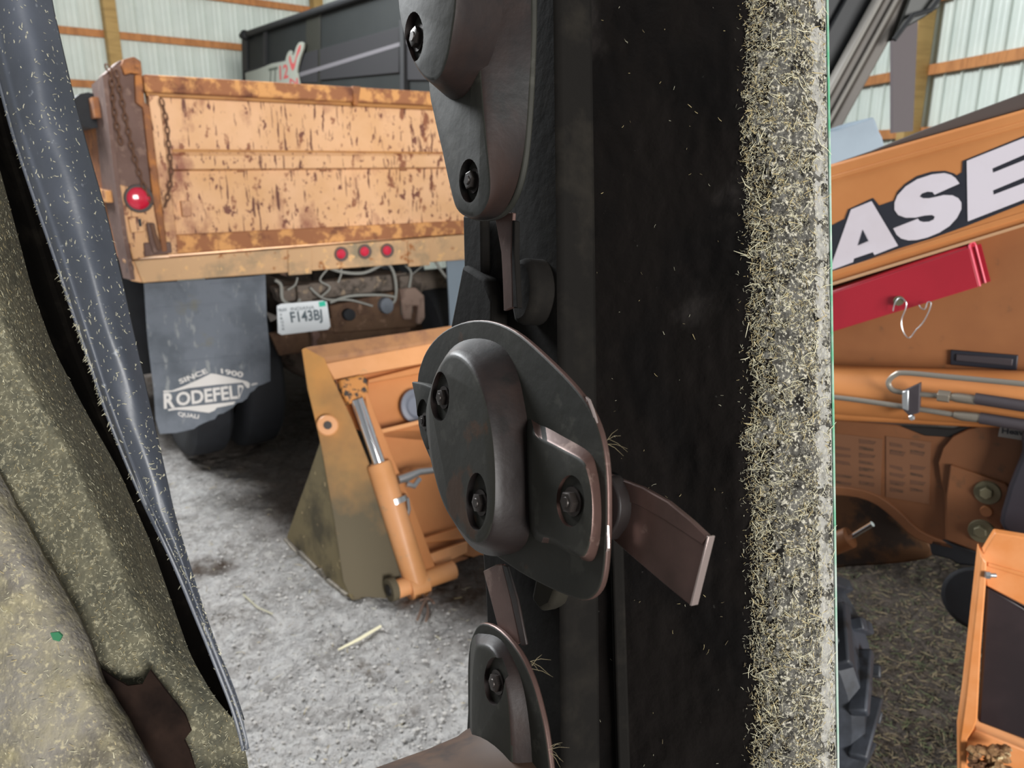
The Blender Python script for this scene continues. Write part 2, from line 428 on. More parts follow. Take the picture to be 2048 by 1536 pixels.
rp = Plane((RW0.x, RW0.y, 0), Vector((ru.y, -ru.x, 0)))
b0 = onp(rp, 1950, 124).z
b1 = onp(rp, 1790, 268).z
pl0 = Vector((LW0.x, LW0.y, 0)); pr0 = Vector((RW0.x, RW0.y, 0))
lpost = onp(lp, 218, 60); lpost.z = 0
rpost = onp(rp, 1852, 150); rpost.z = 0
rpost = rpost+rp.n*.10
wall('wall_left', pl0-lu*.9, pl0+lu*9.3, 5.0, [a0-1.83, a0-1.22, a0-.61, a0, a0+.61, a0+1.2], [(lpost+lp.n*.09, .15, .14), (lpost+lp.n*.09+lu*2.9, .15, .14)], .23, 'pale green steel wall behind the rusty dump truck')
wall('wall_right', pr0-ru*8.0, pr0+ru*4, 5.0, [b0+.61, b0, b1, b1-.61, b1-1.2], [(rpost, .12, .16), (rpost+ru*2.6, .12, .16)], .23, 'ribbed white steel wall behind the orange loader arm')
# ------------------------------------------------------------ DUMP TRUCK
A = at(280, 325, 4.2); B = at(860, 325, 5.2)
tu = (B-A); tu.z = 0; tu.normalize()
TG = Plane(A, Vector((tu.y, -tu.x, 0))); tn = TG.n; ZZ = Vector((0, 0, 1))
tr = thing('dump_truck', 'rusty orange dump truck standing tail-on with a torn mud flap', 'truck', Vector((A.x, A.y, 0)))
R_ = 1040
def lin(x, x0, y0, x1, y1): return y0+(y1-y0)*(x-x0)/(x1-x0)
top = lambda x: lin(x, 290, 152, 860, 184)
top2 = lambda x: lin(x, 290, 183, 860, 211)
bot = lambda x: lin(x, 340, 508, 925, 468)
slab('tailgate', [(292, 180), (R_, top2(R_)-4), (R_, bot(R_)), (338, 508)], TG, 0, .05, M_truck, tr)
slab('top_rail', [(286, 148), (R_, top(R_)), (R_, top2(R_)), (292, 184)], TG, .07, .11, M_rail, tr, .012)
slab('rail_lip', [(292, 184), (R_, top2(R_)), (R_, top2(R_)+8), (294, 192)], TG, .035, .05, M_groove, tr, .003)
slab('rail_clip', [(706, 172), (722, 173), (716, 212), (708, 210)], TG, .085, .03, M_rust, tr, .004)
# edge strip of the gate
slab('gate_frame', [(296, 186), (318, 188), (352, 455), (356, 508), (336, 510), (322, 400)], TG, .035, .04, M_truck, tr, .005)
yr = lambda x, y0, y1: lin(x, 340, y0, 890, y1)
mb = MB()
P0 = lambda y0, y1, d: [TG.hit(345, yr(345, y0, y1), d), TG.hit(R_, yr(R_, y0, y1), d)]
q = [P0(300, 306, 0), P0(312, 312, .035), P0(338, 334, .035), P0(343, 338, 0)]
mb.prism([q[0][0], q[1][0], q[2][0], q[3][0]], q[0][1]-q[0][0])
V = [p for pr in q for p in pr]
mb = MB().add(V, [(0, 1, 3, 2), (2, 3, 5, 4), (4, 5, 7, 6), (0, 2, 4, 6), (1, 7, 5, 3), (0, 6, 7, 1)])
mb.build('pressed_rib', M_truck, tr)
slab('rib_groove', [(345, yr(345, 298, 304)), (R_, yr(R_, 298, 304)), (R_, yr(R_, 307, 310)), (345, yr(345, 307, 310))], TG, .012, .02, M_groove, tr)
slab('bottom_flange', [(352, 470), (R_, lin(R_, 352, 470, 920, 442)), (R_, bot(R_)), (350, 508)], TG, .03, .04, M_rail, tr, .006)
slab('gate_lug', [(362, 402), (382, 402), (384, 432), (366, 434)], TG, .035, .04, M_truck, tr, .004)
for gx in (475, 640, 800):
    slab('rib_weld', [(gx, yr(gx, 338, 334)), (gx+14, yr(gx, 338, 334)), (gx+14, yr(gx, 345, 341)), (gx, yr(gx, 345, 341))], TG, .012, .01, M_rust, tr)
# left corner post
slab('corner_post', [(207, 150), (240, 120), (280, 128), (286, 190), (296, 300), (318, 400), (238, 372), (224, 300)], TG, .02, .16, M_post, tr, .008)
slab('post_side', [(205, 150), (207, 165), (226, 330), (246, 470), (262, 560), (246, 556), (205, 380), (190, 240), (183, 170)], Plane(TG.hit(206, 200, .02), tu), 0, .02, M_post, tr)
slab('post_cap', [(243, 130), (248, 118), (268, 113), (282, 122), (285, 150), (262, 146), (250, 150)], TG, .06, .1, M_rust, tr, .006)
slab('hinge_arm', [(270, 150), (284, 148), (290, 205), (300, 215), (322, 400), (335, 502), (325, 505), (306, 395), (286, 215), (272, 205)], TG, .055, .04, M_rust, tr, .005)
slab('lamp_panel', [(236, 368), (318, 392), (336, 508), (266, 520), (250, 460)], TG, .03, .06, M_truck, tr, .006)
slab('latch_box', [(256, 434), (286, 434), (290, 464), (262, 466)], TG, .05, .03, M_truck, tr, .005)
slab('latch_slot', [(276, 438), (282, 437), (284, 453), (278, 453)], TG, .052, .02, M_recess, tr)
slab('latch_hook', [(294, 446), (310, 446), (316, 480), (322, 505), (308, 508), (300, 484)], TG, .075, .04, M_post, tr, .008)
slab('latch_tongue', [(300, 448), (306, 448), (318, 478), (324, 498), (316, 502), (308, 480)], TG, .09, .02, M_chain, tr, .004)
slab('hinge_block', [(288, 486), (342, 484), (345, 506), (290, 514)], TG, .05, .06, M_post, tr, .006)
tl = MB().prism(circ(TG.hit(277, 397, .035), tn, .072, 28), tn*.018).build('tail_light', mat('lamp_gasket', '#4a423f', .7), tr, .004)
c = TG.hit(277, 397, .05); rs = []
for k in range(6):
    a = k/5*math.pi/2
    rs.append(circ(c+tn*.022*math.sin(a), tn, max(.001, .058*math.cos(a)), 28))
MB().rings(rs).build('lamp_lens', M_redlens, tl, label='red round lens')
# rear sill
sill_t = lambda x: lin(x, 268, 522, 925, 470)
sill_b = lambda x: lin(x, 285, 566, 925, 520)
slab('rear_sill', [(268, 522), (R_, sill_t(R_)), (R_, sill_b(R_)), (285, 566)], TG, .045, .16, M_sill, tr, .006)
slab('sill_side', [(250, 520), (268, 522), (285, 566), (262, 562)], TG, .04, .1, M_truck, tr, .006)
for gx, gw in ((578, 46), (818, 42)):
    slab('hinge_plate', [(gx-2, sill_t(gx)+2), (gx+gw, sill_t(gx+gw)+2), (gx+gw, sill_b(gx+gw)+6), (gx, sill_b(gx)+6)], TG, .06, .02, M_sill, tr, .004)
for lx, ly in ((682, 508), (729, 503), (774, 501)):
    mk = MB().prism(circ(TG.hit(lx, ly, .045), tn, .045, 24), tn*.012).build('marker_light', mat('marker_gasket', '#5a4c48', .7), tr, .003)
    c = TG.hit(lx, ly, .057)
    MB().rings([circ(c, tn, .03, 20), circ(c+tn*.008, tn, .026, 20), circ(c+tn*.01, tn, .012, 20)]).build('marker_lens', M_redlens, mk, label='small red lens')
mk = slab('marker_light', ell(261, 538, 7, 13), TG, .055, .02, mat('dark_gasket', '#40363a', .6), tr, .002)
slab('marker_lens', ell(261, 540, 4, 8), TG, .06, .01, M_redlens, mk)
# chains
def chain(pts, pl, d, link=.034, wire=.0045):
    P = catmull([pl.hit(x, y, d) for x, y in pts], 12)
    ds = [0]
    for i in range(1, len(P)): ds.append(ds[-1]+(P[i]-P[i-1]).length)
    def pos(s):
        for i in range(1, len(P)):
            if ds[i] >= s:
                t = (s-ds[i-1])/max(1e-9, ds[i]-ds[i-1]); return P[i-1]*(1-t)+P[i]*t, (P[i]-P[i-1]).normalized()
        return P[-1], (P[-1]-P[-2]).normalized()
    def linkmb(t, side):
        ring = []
        for k in range(12):
            a = 2*math.pi*k/12; c_, s_ = math.cos(a), math.sin(a)
            ring.append(t*(c_*link*.62)+side*(s_*link*.32))
        return ring
    me = {}
    head = None; k = 0; s = link*.5
    while s < ds[-1]:
        p, t = pos(s); a = pl.n if k % 2 else t.cross(pl.n).normalized()
        a = (a+pl.n*.5*(1 if k % 2 else .3)).normalized()
        r = linkmb(t, a); mb = MB()
        V = []; F = []
        nrm = t.cross(a).normalized()
        for i in range(12):
            rad = r[i].normalized()
            for j in range(5):
                an = 2*math.pi*j/5
                V.append(r[i]+(rad*math.cos(an)+nrm*math.sin(an))*wire)
        for i in range(12):
            for j in range(5):
                F.append((i*5+j, i*5+(j+1) % 5, ((i+1) % 12)*5+(j+1) % 5, ((i+1) % 12)*5+j))
        if head is None:
            mb.add([v+p for v in V], F)
            head = mb.build('chain', M_chain, tr)
        else:
            mb.add([v+p for v in V], F)
            mb.build('chain_link', M_chain, head)
        s += link; k += 1
chain([(212, 130), (222, 150), (226, 200), (232, 240), (241, 282)], TG, .06)
chain([(232, 140), (240, 180), (252, 240), (268, 310), (285, 365), (300, 400)], TG, .06)
chain([(322, 198), (332, 240), (338, 300), (342, 350), (334, 400), (326, 418)], TG, .075)
# body behind the gate
bodyL = TG.hit(232, 300, -.1); bodyR = TG.hit(R_, 300, -.1)
def seg3(c0, c1, z0, z1, th, name, m, d0=0):
    c0 = Vector((c0.x, c0.y, (z0+z1)/2)); c1 = Vector((c1.x, c1.y, (z0+z1)/2))
    u = (c1-c0).normalized(); n = u.cross(ZZ)
    return MB().box((c0+c1)/2, (u, n, ZZ), ((c1-c0).length, th, z1-z0)).build(name, m, tr, .005)
zb = TG.hit(400, 520).z; zt = TG.hit(400, 200).z
seg3(bodyL-tn*.05, bodyL-tn*2.8, zb, zt-.02, .04, 'body_side', M_rust)
seg3(bodyR-tn*.05, bodyR-tn*2.8, zb, zt-.02, .04, 'body_side', M_rust)
seg3(bodyL-tn*2.8, bodyR-tn*2.8, zb, zt-.02, .04, 'front_bulkhead', M_truck)
c0 = (bodyL+bodyR)/2-tn*1.4
MB().box((c0.x, c0.y, zb), (tu, tn, ZZ), ((bodyR-bodyL).length, 2.7, .06)).build('bed_floor', M_under_b, tr)
# rolled tarp along the left side
MB().tube([bodyL-tu*.07-tn*.15+ZZ*.2, bodyL-tu*.07-tn*2.7+ZZ*.2], .09, 14).build('rolled_tarp', M_black, tr)
MB().box(Vector((bodyL.x, bodyL.y, zt-.05))-tu*.05-tn*1.3, (tu, tn, ZZ), (.05, 2.6, .1)).build('side_rail', M_rust, tr)
MB().box(Vector((bodyL.x, bodyL.y, zb+.35))-tu*.05-tn*1.3, (tu, tn, ZZ), (.05, 2.6, .06)).build('side_rail', M_rail, tr)
# chassis
MB().box(Vector((bodyL.x, bodyL.y, .82))+tu*.22-tn*1.55, (tu, tn, ZZ), (.4, 1.3, .7)).build('dark_filler_box', M_black, tr, .02)  # black box added to fill the dark space under the bed
for px in (600, 800):
    c = TG.hit(px, 600, -.15); MB().box((c.x, c.y, zb-.3)-tn*1.0 if False else Vector((c.x, c.y, zb-.33))-tn*1.0, (tu, tn, ZZ), (.09, 2.2, .26)).build('frame_rail', M_under, tr, .006)
slab('cross_member', [(548, 575), (815, 545), (818, 578), (560, 606)], TG, -.10, .1, M_under, tr, .01)
slab('hitch_plate', [(540, 668), (640, 640), (818, 610), (822, 662), (700, 690), (560, 712)], TG, -.08, .04, M_under_b, tr, .006)
slab('bumper_box', [(660, 612), (830, 575), (846, 640), (830, 655), (668, 668)], TG, -.07, .08, M_under_b, tr, .012)
slab('shackle_mount', [(800, 578), (832, 575), (850, 592), (851, 636), (842, 650), (834, 648), (838, 612), (826, 612), (824, 640), (808, 640)], TG, -.04, .06, mat('pinkish_dirty_steel', '#8a7468', .85, layers=[('#6a564c', 10, .5, .64)]), tr, .012)
slab('axle_housing', sm([(560, 670), (640, 640), (700, 660), (690, 720), (640, 760), (580, 740)]), TG, -.35, .35, M_under, tr, .04)
mb = MB().tube([TG.hit(560, 600, -.5), TG.hit(900, 560, -.5)], .09, 14); mb.build('rear_axle', M_under, tr)
slab('light_socket', ell(700, 630, 12, 12), TG, -.03, .05, M_black, tr, .004)
slab('light_socket', ell(775, 612, 13, 16), TG, -.02, .08, M_flap, tr, .006)
for pts, r in (([(655, 535), (690, 545), (730, 545), (770, 528), (785, 540), (792, 570), (790, 600), (776, 612)], .010),
               ([(680, 530), (683, 545), (676, 565)], .006), ([(550, 560), (562, 570), (566, 600), (590, 610), (600, 598)], .010),
               ([(595, 555), (590, 570), (575, 580)], .006), ([(658, 535), (640, 560), (660, 575), (640, 595)], .006),
               ([(810, 530), (822, 545), (818, 575)], .008), ([(660, 605), (700, 592), (760, 590), (790, 594)], .009),
               ([(865, 515), (885, 545), (900, 562)], .010), ([(820, 552), (850, 528)], .004), ([(620, 575), (650, 598), (700, 600), (745, 612)], .007)):
    MB().tube(catmull([TG.hit(x, y, -.03) for x, y in pts], 6), r, 7).build('cable', M_hose_g, tr)
slab('pintle_hook', [(624, 662), (636, 660), (642, 672), (634, 682), (640, 705), (652, 716), (636, 718), (626, 700), (628, 680)], TG, .03, .04, M_post, tr, .006)
# licence plate
lp_ = slab('licence_plate', [(554, 612), (562, 608), (646, 601), (654, 604), (661, 653), (656, 659), (563, 670), (556, 666)], TG, .03, .006, M_plate, tr, .001, label='white licence plate')
text('plate_number', 'F143BJ', [(579, 624), (643, 618), (646, 646), (584, 652)], TG, .032, M_ink, lp_, .025)
text('plate_header', 'INDIANA', [(581, 615), (628, 611), (629, 618), (582, 622)], TG, .032, M_ink, lp_)
text('plate_mark', 'TRUCK', [(556, 618), (574, 616), (574, 622), (556, 624)], TG, .032, M_ink, lp_, .02)
for i, ch in enumerate('TRUCK'):
    text('plate_letter', ch, [(559+i*1.3, 628+i*7), (564+i*1.3, 627.6+i*7), (565+i*1.3, 632+i*7), (560+i*1.3, 632.4+i*7)], TG, .032, M_ink, lp_, .03)
slab('plate_sticker', [(637, 604), (650, 602), (652, 612), (639, 614)], TG, .032, .001, M_teal, lp_, label='teal sticker')
# mud flaps
fl_px = [(288, 567), (400, 560), (500, 553), (531, 549), (534, 640), (540, 700), (541, 762), (528, 768), (516, 772), (508, 781), (500, 786), (494, 797), (484, 804), (474, 806), (466, 815), (455, 822), (446, 827), (436, 829), (430, 838), (418, 842), (408, 846), (396, 852), (388, 858), (370, 862), (352, 866), (320, 868), (312, 840), (308, 780), (296, 680)]
fo_ = slab('mud_flap', fl_px, TG, .0, .012, M_flap, tr, .001, label='torn grey rubber mud flap')
for seg_ in (([(305, 616), (520, 600), (520, 604), (305, 621)]), ([(308, 728), (520, 706), (520, 709), (308, 732)]), ([(300, 575), (330, 573), (330, 577), (300, 579)]), ([(420, 566), (520, 560), (520, 563), (420, 569)])):
    slab('moulded_ridge', seg_, TG, .003, .004, M_flap, fo_, .001)
mapz = lambda X, Y: (310+X*230/2048, 720+Y*160/1425)
def zp(l): return [mapz(x, y) for x, y in l]
slab('flap_print', zp([(1000, 240), (1080, 250), (1640, 380), (1690, 420), (1680, 490), (1640, 500), (1560, 400), (1100, 440), (600, 500), (350, 560), (150, 580), (150, 545), (300, 545), (500, 470), (750, 360)]), TG, .002, .001, M_white, fo_)
slab('flap_print', zp([(380, 850), (900, 800), (1430, 740), (1400, 790), (1260, 820), (1100, 850), (1060, 900), (960, 940), (880, 930), (620, 895), (380, 885), (240, 905), (230, 880)]), TG, .002, .001, M_white, fo_)
text('flap_lettering', 'R', zp([(150, 590), (350, 575), (360, 850), (160, 870)]), TG, .002, M_white, fo_, .035)
text('flap_lettering', 'ODEFEL', zp([(370, 580), (1450, 440), (1480, 690), (385, 825)]), TG, .002, M_white, fo_, .03)
text('flap_lettering', 'D', zp([(1470, 450), (1600, 435), (1540, 590), (1490, 700)]), TG, .002, M_white, fo_, .03)
text('flap_lettering', 'SINCE', zp([(410, 350), (900, 150), (950, 230), (450, 430)]), TG, .002, M_white, fo_, .03)
text('flap_lettering', '1900', zp([(1170, 150), (1580, 215), (1560, 320), (1180, 240)]), TG, .002, M_white, fo_, .03)
text('flap_lettering', 'QUALI', zp([(400, 920), (790, 975), (770, 1060), (420, 1010)]), TG, .002, M_white, fo_, .03)
text('flap_lettering', "'s", zp([(1640, 420), (1830, 380), (1830, 430), (1650, 480)]), TG, .002, M_white, fo_, .02)
slab('mud_flap', [(893, 516), (960, 510), (965, 760), (905, 770), (898, 600)], TG, .0, .012, mat('pale_flap', '#7d8a96', .7), tr, .001, label='pale blue grey mud flap')
# wheels
def tyre(c, ax, R, W, parent, name, m, lug=0):
    ax = ax.normalized(); prof = [(-.5, .60), (-.5, .80), (-.46, .93), (-.36, .99), (0, 1), (.36, .99), (.46, .93), (.5, .80), (.5, .60), (.35, .56), (-.35, .56)]
    a = ax.orthogonal().normalized(); b = ax.cross(a); n = 48
    V = []; F = []
    for k in range(n):
        t = 2*math.pi*k/n; d = a*math.cos(t)+b*math.sin(t)
        for (w_, r_) in prof: V.append(c+ax*w_*W+d*r_*R)
    L = len(prof)
    for k in range(n):
        for j in range(L): F.append((k*L+j, k*L+(j+1) % L, ((k+1) % n)*L+(j+1) % L, ((k+1) % n)*L+j))
    o = MB().add(V, F).build(name, m, parent)
    mb = MB()
    mb.rings([circ(c-ax*W*.3, ax, R*.56, 28), circ(c+ax*W*.3, ax, R*.56, 28)]); mb.build('wheel_rim', M_under_b, o)
    return o, a, b
tc0 = TG.hit(365, 600, -.62); 
for s_ in (.15, 1.95):
    tyre(Vector((tc0.x, tc0.y, .50))+tu*s_-tn*3.4, tu, .50, .27, tr, 'front_tyre', M_black)
for s_ in (0, .33, 1.72, 2.05):
    tyre(Vector((tc0.x, tc0.y, .50))+tu*s_, tu, .50, .27, tr, 'rear_tyre', M_black)
# ------------------------------------------------------------ GRAIN WAGON
GA = at(485, 325, 10.6); GB = at(700, 325, 8.42)
gu = (GB-GA); gu.z = 0; gu.normalize()
GP = Plane(GA, Vector((gu.y, -gu.x, 0)))
gw = thing('grain_wagon', 'tall charcoal grain wagon with black top rail behind the dump truck', 'wagon', Vector((GA.x, GA.y, 0)))
gt = lambda x: lin(x, 485, 72, 700, 0)
XE = 960
slab('wagon_side', [(487, 74), (XE, gt(XE)), (XE, 330), (487, 330)], GP, 0, .06, M_wagon, gw)
slab('lower_panel', [(640, lin(640, 500, 137, 810, 50)), (798, lin(798, 500, 137, 810, 50)), (798, 145), (640, 160)], GP, .02, .02, M_wagon2, gw, .003)
slab('lower_panel', [(487, 142), (635, lin(635, 500, 137, 810, 50)), (635, 165), (487, 170)], GP, .02, .02, M_wagon2, gw, .003)
slab('lower_panel', [(808, lin(808, 500, 137, 810, 50)), (XE, lin(XE, 500, 137, 810, 50)), (XE, 160), (808, 160)], GP, .02, .02, M_wagon2, gw, .003)
MB().tube([GP.hit(483, 72, .04), GP.hit(XE, gt(XE), .04)], .035, 10).build('top_rail', M_wagonk, gw)
MB().ball(GP.hit(490, 70, .05), .06, 10).build('rail_end', M_wagonk, gw)
slab('side_stripe', [(590, 148), (800, 84), (800, 92), (592, 156)], GP, .022, .002, M_stripe, gw)
slab('side_stripe', [(810, 81), (XE, lin(XE, 590, 148, 800, 84)), (XE, lin(XE, 592, 156, 800, 92)), (810, 89)], GP, .022, .002, M_stripe, gw)
slab('upright', [(798, 40), (806, 38), (808, 185), (800, 185)], GP, .05, .06, M_wagonk, gw, .004)
slab('upright', [(526, 64), (530, 62), (530, 130), (526, 132)], GP, .03, .03, M_wagonk, gw)
slab('upright', [(483, 74), (492, 74), (494, 200), (486, 200)], GP, .02, .06, M_wagonk, gw)
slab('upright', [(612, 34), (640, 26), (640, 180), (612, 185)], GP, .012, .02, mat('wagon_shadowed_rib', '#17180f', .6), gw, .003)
zg = lambda l: [(500+x*140/1955, 70+y*110/1536) for x, y in l]
# far panel with sticker stands clear of the side
slab('side_sticker', zg([(-140, 1060), (0, 1020), (200, 960), (350, 900), (600, 800), (900, 740), (990, 720), (1010, 600), (1060, 480), (1120, 430), (1170, 480), (1170, 560), (1220, 560), (1290, 330), (1360, 210), (1440, 190), (1500, 240), (1490, 360), (1400, 620), (1330, 880), (1310, 1050), (1370, 1330), (1370, 1500), (-100, 1500)]), GP, .05, .02, M_sign, gw, .001, label='white sticker with a red V')
slab('sticker_letter', zg([(1390, 270), (1420, 300), (1400, 430), (1300, 640), (1250, 900), (1190, 1010), (1140, 920), (1090, 700), (1090, 620), (1120, 560), (1170, 780), (1230, 790), (1290, 560), (1330, 400)]), GP, .052, .002, M_signr, gw)
text('sticker_letter', '12', zg([(820, 860), (1060, 800), (1070, 1190), (830, 1260)]), GP, .052, M_signr, gw, .02)
text('sticker_letter', 'TT', zg([(520, 940), (770, 880), (760, 1320), (500, 1320)]), GP, .052, mat('sticker_dark', '#4a5048', .6), gw, .02)
text('sticker_letter', 'N', zg([(1110, 1210), (1330, 1200), (1350, 1400), (1100, 1400)]), GP, .052, M_signr, gw, .02)
for s_ in (.9, 3.0):
    c = Vector((GA.x, GA.y, .55))+gu*s_-GP.n*.3
    tyre(c, GP.n, .55, .4, gw, 'wagon_tyre', M_black)
MB().box(Vector((GA.x, GA.y, 1.0))+gu*1.6-GP.n*.4, (gu, GP.n, ZZ), (3.2, .8, .2)).build('chassis', M_wagonk, gw)
# ------------------------------------------------------------ BUCKET
G = ground(803, 1190, .02)
def plane3(a, b, c): return Plane(a, (b-a).cross(c-a))
SP = plane3(ground(698, 1202, .0), ground(803, 1190, .0), at(648, 716, G.y+.30))
bk = thing('loader_bucket', 'orange four-in-one loader bucket resting on the dirt floor', 'bucket', Vector((G.x, G.y, 0)))
z4 = lambda X, Y: (500+X*500/1182, 600+Y*650/1536)
def z4l(l): return [z4(x, y) for x, y in l]
side = z4l([(245, 235), (262, 226), (352, 275), (400, 390), (480, 560), (565, 775), (640, 990), (700, 1230), (722, 1390), (700, 1412), (600, 1420), (480, 1420), (440, 1330), (400, 1060), (345, 740), (325, 640), (272, 420)])
slab('side_plate', side, SP, 0, .022, M_org_dusty, bk, .003, label='dust-coated orange side plate')
SL = plane3(ground(572, 1078, .0), ground(692, 1194, .0), SP.hit(*z4(335, 660), -.01))
lowS = z4l([(335, 660), (345, 740), (400, 1060), (440, 1330), (480, 1415), (455, 1400), (172, 1122), (215, 1000), (280, 820)])
slab('bucket_floor_sheet', lowS, SL, -.0, .015, M_org_dirt, bk, .003, label='mud-crusted lower side sheet')
for e in ([(145, 1135), (160, 1127), (215, 1190), (228, 1215), (215, 1225)], [(215, 1190), (230, 1185), (310, 1265), (300, 1282)], [(345, 1330), (362, 1318), (452, 1390), (445, 1400)], [(305, 1275), (330, 1270), (352, 1320), (345, 1335)]):
    slab('cutting_edge', z4l(e), SL, .012, .03, M_cutedge, bk, .003)
hub = MB(); hc = z4(368, 592); c = SP.hit(*hc, 0)
hub.rings([circ(c, SP.n, .046, 28), circ(c+SP.n*.03, SP.n, .046, 28), circ(c+SP.n*.036, SP.n, .040, 28)])
hb = hub.build('pivot_boss', M_org_l, bk)
MB().prism(circ(SP.hit(*hc, .03), SP.n, .018, 16), SP.n*.012).build('boss_pin', M_bolt, hb)
# front plane of the bucket holds the width direction and the near edge of the side plate
E0 = SP.hit(*z4(352, 275)); E1 = SP.hit(*z4(722, 1390))
ed = (E1-E0).normalized()
BF = Plane(E0, tu.cross(ed))
W_ = 1.9
bn_ = BF.n
def bslab(name, l, d, th, m, bev=.003, par=None, **k): return slab(name, z4l(l), BF, d, th, m, par or bk, bev, **k)
bslab('top_beam', [(360, 300), (1200, 140), (1200, 205), (1000, 262), (815, 300), (400, 375)], .0, .06, M_org_l)
# beam top face
T0 = BF.hit(*z4(352, 272)); T1 = BF.hit(*z4(1200, 138)); back = (SP.hit(*z4(262, 226))-SP.hit(*z4(352, 275)))
MB().prism([T0, T1, T1+back, T0+back], Vector((0, 0, -.03))).build('beam_top', M_bkrust, bk, .003, label='brown worn top face')
bslab('back_sheet', [(400, 340), (1200, 190), (1200, 700), (640, 650), (470, 600)], -.10, .02, M_org)
bslab('back_sheet', [(560, 600), (1200, 520), (1200, 1250), (900, 1180), (720, 1250), (600, 900)], -.10, .02, M_org)
bslab('shelf_flange', [(615, 612), (790, 570), (1200, 500), (1200, 520), (800, 588), (620, 632)], .01, .11, M_org_l)
bslab('cross_flange', [(820, 1125), (1090, 1045), (1090, 1120), (830, 1150)], -.04, .05, M_org, .004)
bslab('cross_flange', [(850, 1200), (1030, 1140), (1030, 1195), (880, 1262)], -.02, .05, M_org_l, .004)
bslab('beam_lip', [(560, 375), (815, 310), (1200, 220), (1200, 235), (815, 345), (560, 392)], -.03, .03, M_org)
ip = bslab('inner_plate', [(540, 440), (556, 436), (600, 560), (640, 650), (700, 800), (760, 940), (840, 1160), (888, 1290), (880, 1320), (850, 1335), (780, 1300), (800, 1210), (760, 1080), (690, 880), (610, 680), (565, 560)], .03, .13, M_org, .003)
c = BF.hit(*z4(848, 1296), .035); MB().prism(circ(c, bn_, .012, 14), bn_*.008).build('plate_bolt', M_bolt, ip)
# lower right wing sheet
bslab('wing_sheet', [(905, 1262), (960, 1180), (1100, 1150), (1200, 1180), (1200, 1360), (1090, 1335)], -.12, .02, M_org, .003)
# round port
pc = BF.hit(*z4(785, 505), -.07)
mb = MB(); mb.rings([circ(pc, bn_, .085, 32), circ(pc+bn_*.02, bn_, .085, 32), circ(pc+bn_*.025, bn_, .065, 32), circ(pc+bn_*.01, bn_, .045, 32)])
mb.build('round_port', mat('grey_port', '#6f7480', .5), bk)
# cylinder
def P4(x, y, d=.0): return BF.hit(*z4(x, y), d)
bslab('rod_clevis', [(425, 375), (530, 350), (560, 372), (566, 435), (545, 470), (470, 492), (440, 440)], .03, .09, mat('chipped_orange', '#c08040', .6, layers=[('#2e2824', 30, .52, .57)]), .012)
cyl = MB().tube([P4(608, 770, .03), P4(612, 782, .03), P4(790, 1340, .03), P4(792, 1350, .03)], [.05, .056, .056, .05], 26).build('lift_cylinder', M_org_l, bk, label='orange hydraulic barrel')
MB().tube([P4(507, 470, .03), P4(614, 780, .03)], .029, 22).build('piston_rod', M_chrome, cyl, label='chrome rod')
a_, b_ = P4(682, 950, .03), P4(686, 962, .03)
ax = (P4(790, 1340, .03)-P4(608, 770, .03)).normalized()
MB().rings([circ(a_-ax*.012, ax, .060, 24), circ(a_+ax*.012, ax, .060, 24)]).build('band_clamp', M_zinc, cyl, label='silver band clamp')
MB().tube([P4(720, 940, .06), P4(745, 938, .05), P4(752, 990, .05), P4(742, 1030, .04)], .008, 8).build('clamp_loop', M_zinc, cyl)
MB().tube([P4(700, 850, .05), P4(740, 838, .05), P4(800, 812, .05), P4(900, 800, .05)], [.02, .022, .017, .015], 12).build('hose_fitting', M_zinc, cyl, label='silver hose fitting')
MB().tube([P4(740, 870, .05), P4(775, 880, .05), P4(800, 845, .04)], .013, 8).build('hose_fitting', M_zinc, cyl)
pp = MB().tube([P4(685, 1370, .03)+tu*.0, P4(685, 1370, .03)+tu*.30], .042, 20).build('bottom_pin', M_org_l, bk)
MB().rings([circ(P4(685, 1362, .03)-tu*.03, tu, .052, 24), circ(P4(685, 1362, .03), tu, .052, 24)]).build('pin_boss', M_org_dusty, pp)
MB().rings([circ(P4(685, 1362, .03)-tu*.036, tu, .025, 18), circ(P4(685, 1362, .03)-tu*.026, tu, .025, 18)]).build('pin_bore', M_recess, pp)
MB().rings([circ(P4(790, 1350, .03)-tu*.045, tu, .055, 24), circ(P4(790, 1350, .03)+tu*.045, tu, .055, 24)]).build('cylinder_eye', M_org_l, cyl, .004)
# ------------------------------------------------------------ floor litter
def gpt(px, py, z=.012): 
    g = ground(px, py); return Vector((g.x, g.y, fl_h(g.x, g.y)+z-.008))
tag(MB().tube([gpt(676, 1298), gpt(720, 1280), gpt(762, 1258)], [.004, .007, .006], 7).build('corn_stalk', STR[0]), 'pale dry stalk lying on the floor below the bucket', 'stalk')
tag(MB().tube([gpt(487, 1192), gpt(515, 1215), gpt(545, 1232)], .004, 6).build('dry_stem', STR[1]), 'thin grey stem on the floor left of the bucket', 'stem')
mb = MB()
for pts in ([(835, 1245), (848, 1215), (862, 1190)], [(852, 1248), (856, 1225), (850, 1200)], [(840, 1212), (858, 1206), (868, 1215)], [(818, 1195), (835, 1190), (850, 1200)]):
    mb.tube(catmull([gpt(x, y, .02) for x, y in pts], 4), .006, 6)
tag(mb.build('root_clump', mat('brown_root', '#6b564a', .9)), 'brown dry root clump beside the bucket pin', 'root')
random.seed(5)
def fsamp(px0, px1, py0, py1):
    def f():
        g = ground(random.uniform(px0, px1), random.uniform(py0, py1)); return Vector((g.x, g.y, fl_h(g.x, g.y)-.006)), ZZ
    return f
